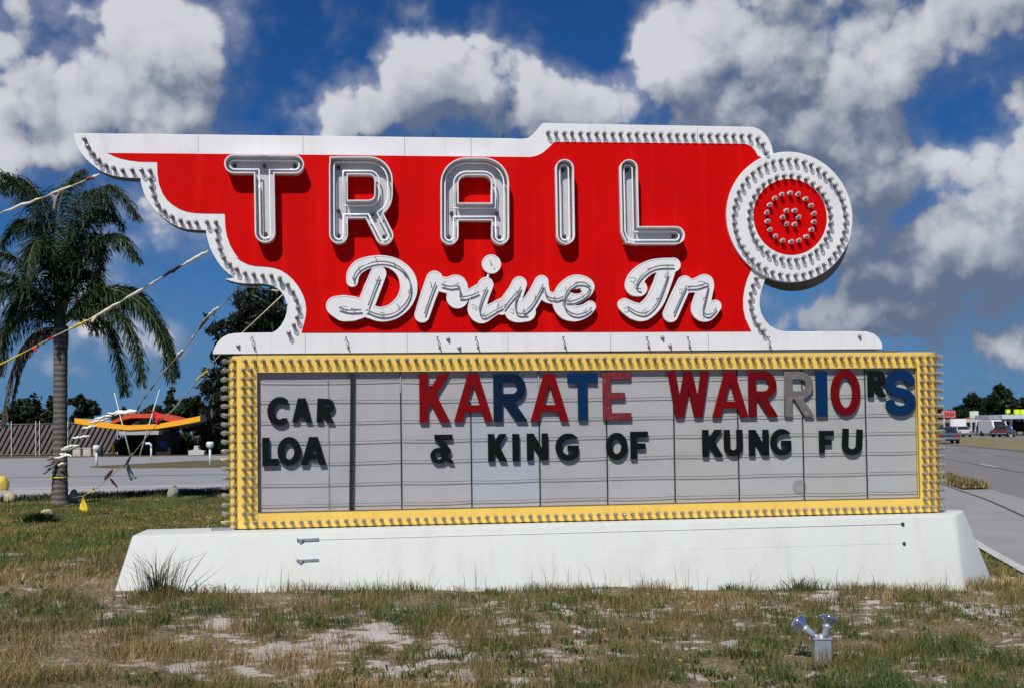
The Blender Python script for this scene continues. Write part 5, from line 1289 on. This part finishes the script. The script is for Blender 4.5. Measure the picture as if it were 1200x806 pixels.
for (x0, x1, nm) in ((1134, 1137, 'window'), (1144.5, 1147.5, 'window'), (1149.5, 1152.5, 'window')): shop_box(nm, shop, o_, x0, 496, x1, 503, SY + 2.9, .2, M['glassdark'])
def road_sign(px0, py0, px1, py1, Y, label, m_, bars=None, name='road_sign'):
    o_ = Vector(ground_at((px0 + px1) / 2, Y)); root = empty(name, o_, 0, label, 'sign')
    shop_box('sign_face', root, o_, px0, py0, px1, py1, Y, .4, m_, .03)
    z = at(px0, py1, Y).z
    for s_ in (-.3, .3): mb = MB(); w2 = (px1 - px0) * Y / F; mb.tube([(w2 * s_, .2, 0), (w2 * s_, .2, z + .2)], .1, 8); mb.build('post', M['lightpost'], root)
    if bars:
        mb = MB()
        for (x0, y0, x1, y1) in bars: a, b_ = at(x0, y0, Y), at(x1, y1, Y); mb.box(((a.x + b_.x) / 2 - o_.x, -.03, (a.z + b_.z) / 2), (abs(b_.x - a.x), .03, abs(a.z - b_.z)))
        mb.build('lettering', mat('sign_marks', (.35, .03, .04), .7), root)
road_sign(1104, 481, 1120, 489, 150, 'pinkish red roadside billboard nearest the marquee', mat('pink_sign', (.62, .16, .17), .6), [(1106, 483, 1108.5, 486.8), (1109, 483.4, 1112, 486.6), (1113, 483, 1115.2, 487), (1115.8, 483.2, 1118, 486.6)])
road_sign(1114, 490.5, 1132.5, 499, 155, 'wide low white roadside board below the red billboard', M['white'])
road_sign(1137, 481.5, 1147, 489.5, 160, 'small pale square sign on posts in front of the shop', mat('cream_sign', (.66, .66, .58), .7))
o_ = Vector(ground_at(1195, 150)); can = empty('station_canopy', o_, 0, 'flat pale blue-white forecourt canopy on slim posts', 'canopy')
shop_box('canopy_roof', can, o_, 1174.5, 485.5, 1260, 489.5, 150, 9, mat('pale_blue_fascia', (.48, .58, .62), .6), .03)
for px, t_ in ((1176.5, 2.5), (1184.5, 0), (1215, 0), (1245, 0)):
    a, b_ = at(px, 489.5, 151), at(px + t_, 505, 151); mb = MB(); mb.bar((a.x - o_.x, 1, a.z), (b_.x - o_.x, 1, 0), .28, .28); mb.build('canopy_post', M['lightpost'], can)
shop_box('kiosk', can, o_, 1188, 493, 1215, 505, 155, 3, M['dark'])
for (x0, x1, lab) in ((1179.5, 1184, 'smallest'), (1189, 1195, 'middle'), (1196, 1203, 'outermost')):
    o2 = Vector(ground_at((x0 + x1) / 2, 158)); r2 = empty('road_sign', o2, 0, lab + ' yellow-green sign above the pale canopy', 'sign', 'yellow-green signs over the canopy')
    shop_box('sign_face', r2, o2, x0, 479.5, x1, 484.8 - (1 if lab == 'smallest' else 0), 158, .4, mat('yellow_green_sign', (.62, .80, .03), .5))
    mb = MB(); mb.tube([(0, .2, 0), (0, .2, hpx(x0, 484, 158))], .09, 8); mb.build('post', M['lightpost'], r2)

# ------------------------------------------------------------------ median, grass, weeds
M['median'] = mat('dry_median_grass', (.25, .205, .11), .95, .35, .6, .5, 12, tint=(.14, .125, .055), tscale=.5, tamt=.8)
strip('median', 13.46, 24, -10, 600, M['median'], .06)
strip('far_verge', 33, 60, -10, 700, M['median'], .02)

rg = np.random.default_rng(11)
PAL = np.array([(.50, .37, .18), (.34, .235, .10), (.185, .118, .055), (.20, .165, .052), (.12, .142, .033), (.06, .105, .022)])
def blade_mesh(name, X, Y, Z, hgt, wid, lean, az, cols, parent=None):
    """two-segment blades as one mesh"""
    n = len(X); b = np.stack([X, Y, Z], 1); d = np.stack([np.cos(az), np.sin(az), np.zeros(n)], 1); s_ = np.stack([-np.sin(az + .6), np.cos(az + .6), np.zeros(n)], 1) * wid[:, None] / 2
    up = np.array([0, 0, 1.]); m1 = b + up * (hgt * .55)[:, None] + d * (lean * hgt * .25)[:, None]; t1 = b + up * (hgt * (1 - .25 * lean))[:, None] + d * (lean * hgt)[:, None]
    V = np.stack([b - s_, b + s_, m1 + s_ * .8, m1 - s_ * .8, t1], 1).reshape(-1, 3)
    k = np.arange(n) * 5
    loops = np.stack([k, k + 1, k + 2, k + 3, k + 3, k + 2, k + 4], 1).reshape(-1)
    st = (np.arange(n) * 7)[:, None] + np.array([0, 4])
    me = bpy.data.meshes.new(name); me.vertices.add(n * 5); me.vertices.foreach_set('co', V.reshape(-1).astype(np.float32))
    me.loops.add(n * 7); me.loops.foreach_set('vertex_index', loops.astype(np.int32)); me.polygons.add(n * 2); me.polygons.foreach_set('loop_start', st.reshape(-1).astype(np.int32))
    me.update(calc_edges=True)
    c = me.color_attributes.new('Col', 'FLOAT_COLOR', 'POINT'); cc_ = np.concatenate([np.repeat(cols, 5, 0), np.ones((n * 5, 1))], 1); c.data.foreach_set('color', cc_.reshape(-1).astype(np.float32))
    return link(name, me, M['grass'], parent)
def in_plinth(X, Y):
    u = (X - O.x) * U.x + (Y - O.y) * U.y; o_ = (X - O.x) * NV.x + (Y - O.y) * NV.y
    return (u > ub0 - .02) & (u < ub1 + .0) & (o_ < .45 - np.clip((u - (ub1 - .66)) * .8, 0, .6)) & (o_ > -.5)
def scatter(n, y0, y1, power=1.6):
    """denser towards the camera, within the view and a margin"""
    t_ = rg.random(n); Y = y0 * (y1 / y0) ** t_ if power else y0 + (y1 - y0) * t_
    X = (rg.random(n) * 2 - 1) * (Y * .56 + 1.6); return X, Y
def visible_mask(X, Y):
    q = X - ROADT * Y
    # not on the apron, the driveway or the plinth; the lawn ends at the driveway's edge
    edge = np.interp(X, [-60, -13.5, -11.2, -8.5, -1, 20], [26.0, 26.9, 29.0, 30.2, 31.5, 33])
    return (q < 2.7) & (Y < edge) & ~in_plinth(X, Y)
def grass_colours(X, Y, n):
    g1 = fbm(X * .55 + 3, Y * .55, 3); g2 = fbm(X * 2.4 + 70, Y * 2.4, 3)
    far = sstep(Y, 10.5, 14.5)
    v = (g1 - .5) * 3.2 + (g2 - .5) * 3.0 + rg.normal(size=n) * .50 + .48 + far * .30
    f = np.clip((v + 1.1) / 2.4, 0, .999) * (len(PAL) - 1); i = f.astype(int); f = (f - i)[:, None]
    c = PAL[i] * (1 - f) + PAL[np.minimum(i + 1, len(PAL) - 1)] * f
    return c * rg.uniform(.75, 1.2, (n, 1)) * (1 + far[:, None] * np.array([[.45, .40, .30]])), v
# near, dry ground in front of the sign
n = 480000; X, Y = scatter(n, 5.9, 31)
sm = sandmask(X, Y); cl = fbm(X * 3.2 + 11, Y * 3.2, 3)
keep = visible_mask(X, Y) & (rg.random(n) > sm * .90) & (rg.random(n) < .22 + 1.1 * sstep(cl, .36, .6) + sstep(Y, 11, 14))
X, Y = X[keep], Y[keep]; n = len(X)
cols, v = grass_colours(X, Y, n); cl = fbm(X * 3.2 + 11, Y * 3.2, 3)
far = sstep(Y, 11, 15)
hg = (.035 + .085 * sstep(cl, .35, .7)) * rg.uniform(.5, 1.5, n) * (1 - .45 * far)
wd = np.clip(.0034 * (Y / 8.5) * rg.uniform(.7, 1.5, n), .0025, .02)
blade_mesh('grass', X, Y, terrain(X, Y) - .004, hg, wd, rg.uniform(.1, 1.0, n), rg.uniform(0, 6.28, n), cols)['kind'] = 'stuff'
# flattened straw and litter
n = 60000; X, Y = scatter(n, 5.9, 14); keep = visible_mask(X, Y) & (rg.random(n) > sandmask(X, Y) * .75); X, Y = X[keep], Y[keep]; n = len(X)
cols = PAL[rg.integers(0, 3, n)] * rg.uniform(.6, 1.3, (n, 1))
blade_mesh('straw_litter', X, Y, terrain(X, Y) + .004, rg.uniform(.008, .025, n), np.full(n, .004), rg.uniform(2, 6, n), rg.uniform(0, 6.28, n), cols)['kind'] = 'stuff'
# broad green weeds hugging the ground
n = 2600; X, Y = scatter(n, 5.9, 12); keep = visible_mask(X, Y) & (fbm(X * 1.3 + 31, Y * 1.3, 2) > .52); X, Y = X[keep], Y[keep]
X = np.repeat(X, 14) + rg.normal(size=len(X) * 14) * .035; Y = np.repeat(Y, 14) + rg.normal(size=len(Y) * 14) * .035; n = len(X); keep = ~in_plinth(X, Y); X, Y = X[keep], Y[keep]; n = len(X)
cols = np.array([(.055, .095, .022)]) * rg.uniform(.6, 1.9, (n, 1)) * np.array([[1.1, 1., .9]])
blade_mesh('ground_weeds', X, Y, terrain(X, Y), rg.uniform(.02, .075, n), rg.uniform(.006, .014, n), rg.uniform(.3, 1.6, n), rg.uniform(0, 6.28, n), cols)['kind'] = 'stuff'
# seed stalks and a fringe along the plinth's foot
n = 2600; uu = rg.uniform(ub0 - .1, ub1 - .6, n); uu = uu[fbm(uu * 1.6, uu * 0 + 4.2, 3) > rg.uniform(.32, .68, n)]; n = len(uu); oo = .47 + np.abs(rg.normal(size=n)) * .10
X = O.x + U.x * uu + NV.x * oo; Y = O.y + U.y * uu + NV.y * oo; cols, v = grass_colours(X, Y, n)
blade_mesh('fringe_grass', X, Y, terrain(X, Y) - .005, rg.uniform(.03, .11, n), np.full(n, .005), rg.uniform(.1, .8, n), rg.uniform(0, 6.28, n), cols)['kind'] = 'stuff'
n = 90; uu = rg.uniform(ub0 + .9, ub1 - .7, n); oo = .5 + rg.random(n) * .3
X = O.x + U.x * uu + NV.x * oo; Y = O.y + U.y * uu + NV.y * oo
hh = rg.uniform(.12, .36, n); blade_mesh('seed_stalks', X, Y, terrain(X, Y), hh, np.full(n, .0045), rg.uniform(.05, .5, n), rg.uniform(0, 6.28, n), np.tile([[.16, .14, .07]], (n, 1)) * rg.uniform(.6, 1.2, (n, 1)))['kind'] = 'stuff'
# longer grass at the driveway's edge, coloured dark to paint the palm crown's shadow
n = 16000; X = rg.uniform(-24, -1, n); ed = np.interp(X, [-60, -13.5, -11.2, -8.5, -1], [26.0, 26.9, 29.0, 30.2, 31.5]); Y = ed - np.abs(rg.normal(size=n)) * .6
blade_mesh('shadow_edge_grass', X, Y, np.zeros(n), rg.uniform(.06, .20, n), np.full(n, .02), rg.uniform(.1, .7, n), rg.uniform(0, 6.28, n), np.array([(.04, .055, .018)]) * rg.uniform(.5, 1.5, (n, 1)))['kind'] = 'stuff'
n = 2600; Y = rg.uniform(26.5, 37, n); X = ROADT * Y + rg.uniform(4.3, 5.0, n); cols = PAL[rg.integers(0, 5, n)] * rg.uniform(.6, 1.2, (n, 1))
blade_mesh('roadside_grass', X, Y, np.full(n, .04), rg.uniform(.06, .22, n), np.full(n, .022), rg.uniform(.1, .8, n), rg.uniform(0, 6.28, n), cols)['kind'] = 'stuff'
# clumps one can tell apart
def clump(px, py, n, h, spread, label, seed, cols, lean=.8, wd=.006, name='grass_clump', Yd=None):
    r = np.random.default_rng(seed); g_ = ground_px(px, py)
    if Yd: q = at(px, py, Yd); g_ = q
    z = float(terrain(g_.x, g_.y))
    az_ = r.uniform(0, 6.28, n); rr_ = np.abs(r.normal(size=n)) * spread * .3
    X = rr_ * np.cos(az_); Y = rr_ * np.sin(az_) * .6
    c_ = np.array(cols)[r.integers(0, len(cols), n)] * r.uniform(.7, 1.3, (n, 1))
    o = blade_mesh(name, X, Y, np.full(n, -.01), h * r.uniform(.35, 1., n) ** 1.0, np.full(n, wd) * r.uniform(.7, 1.4, n), lean * r.uniform(.15, 1.1, n), az_ + r.normal(size=n) * .4, c_)
    o.location = (g_.x, g_.y, z); tag(o, label, 'weeds', 'weed clumps along the plinth')
GC = [(.03, .05, .02), (.06, .08, .03), (.11, .10, .05)]; GB = [(.06, .035, .02), (.10, .06, .03)]
clump(184, 695, 110, .56, .36, 'tall spiky weed clump leaning against the left end of the plinth', 1, GC + [(.14, .14, .09)], 1.0, .007)
clump(190, 697, 420, .13, .9, 'low brown tangle of grass at the foot of the spiky weeds', 2, GB + GC[:1], 1., .006)
clump(236, 692, 90, .16, .3, 'leafy green sprig just right of the spiky weeds', 3, [(.04, .075, .02)], 1., .012)
clump(578, 696, 80, .09, .25, 'small green leafy weed at the middle of the plinth foot', 4, [(.05, .10, .02)], 1.2, .016)
clump(856, 692, 110, .13, .35, 'green grass clump left of the bigger one at the plinth foot', 5, GC, 1.1, .007)
clump(936, 692, 130, .20, .40, 'bushy grass clump at the right part of the plinth foot', 6, GC, 1.2, .007)
clump(1060, 690, 130, .14, .6, 'sparse grass tuft by the angled right end of the plinth', 7, GC, .9, .006)
clump(48, 612, 420, .24, .55, 'dark leafy weeds around the tan rock on the lawn', 8, [(.02, .04, .012), (.04, .07, .02)], .8, .03, 'leafy_weed')
# tiny yellow flowers
for k, (px, py) in enumerate([(737, 745), (640, 790), (895, 793), (925, 755), (797, 783), (708, 745)]):
    g_ = ground_px(px, py); mb = MB(); z = float(terrain(g_.x, g_.y)); mb.tube([(0, 0, 0), (.004, 0, .05)], .0016, 4); mb.lathe([(.002, .05), (.009, .053), (.010, .058), (.004, .060)], n=8)
    o = mb.build('flower', M['p_yellow']); o.location = (g_.x, g_.y, z); tag(o, 'tiny yellow flower in the dry grass', 'flower', 'tiny yellow flowers in the grass')
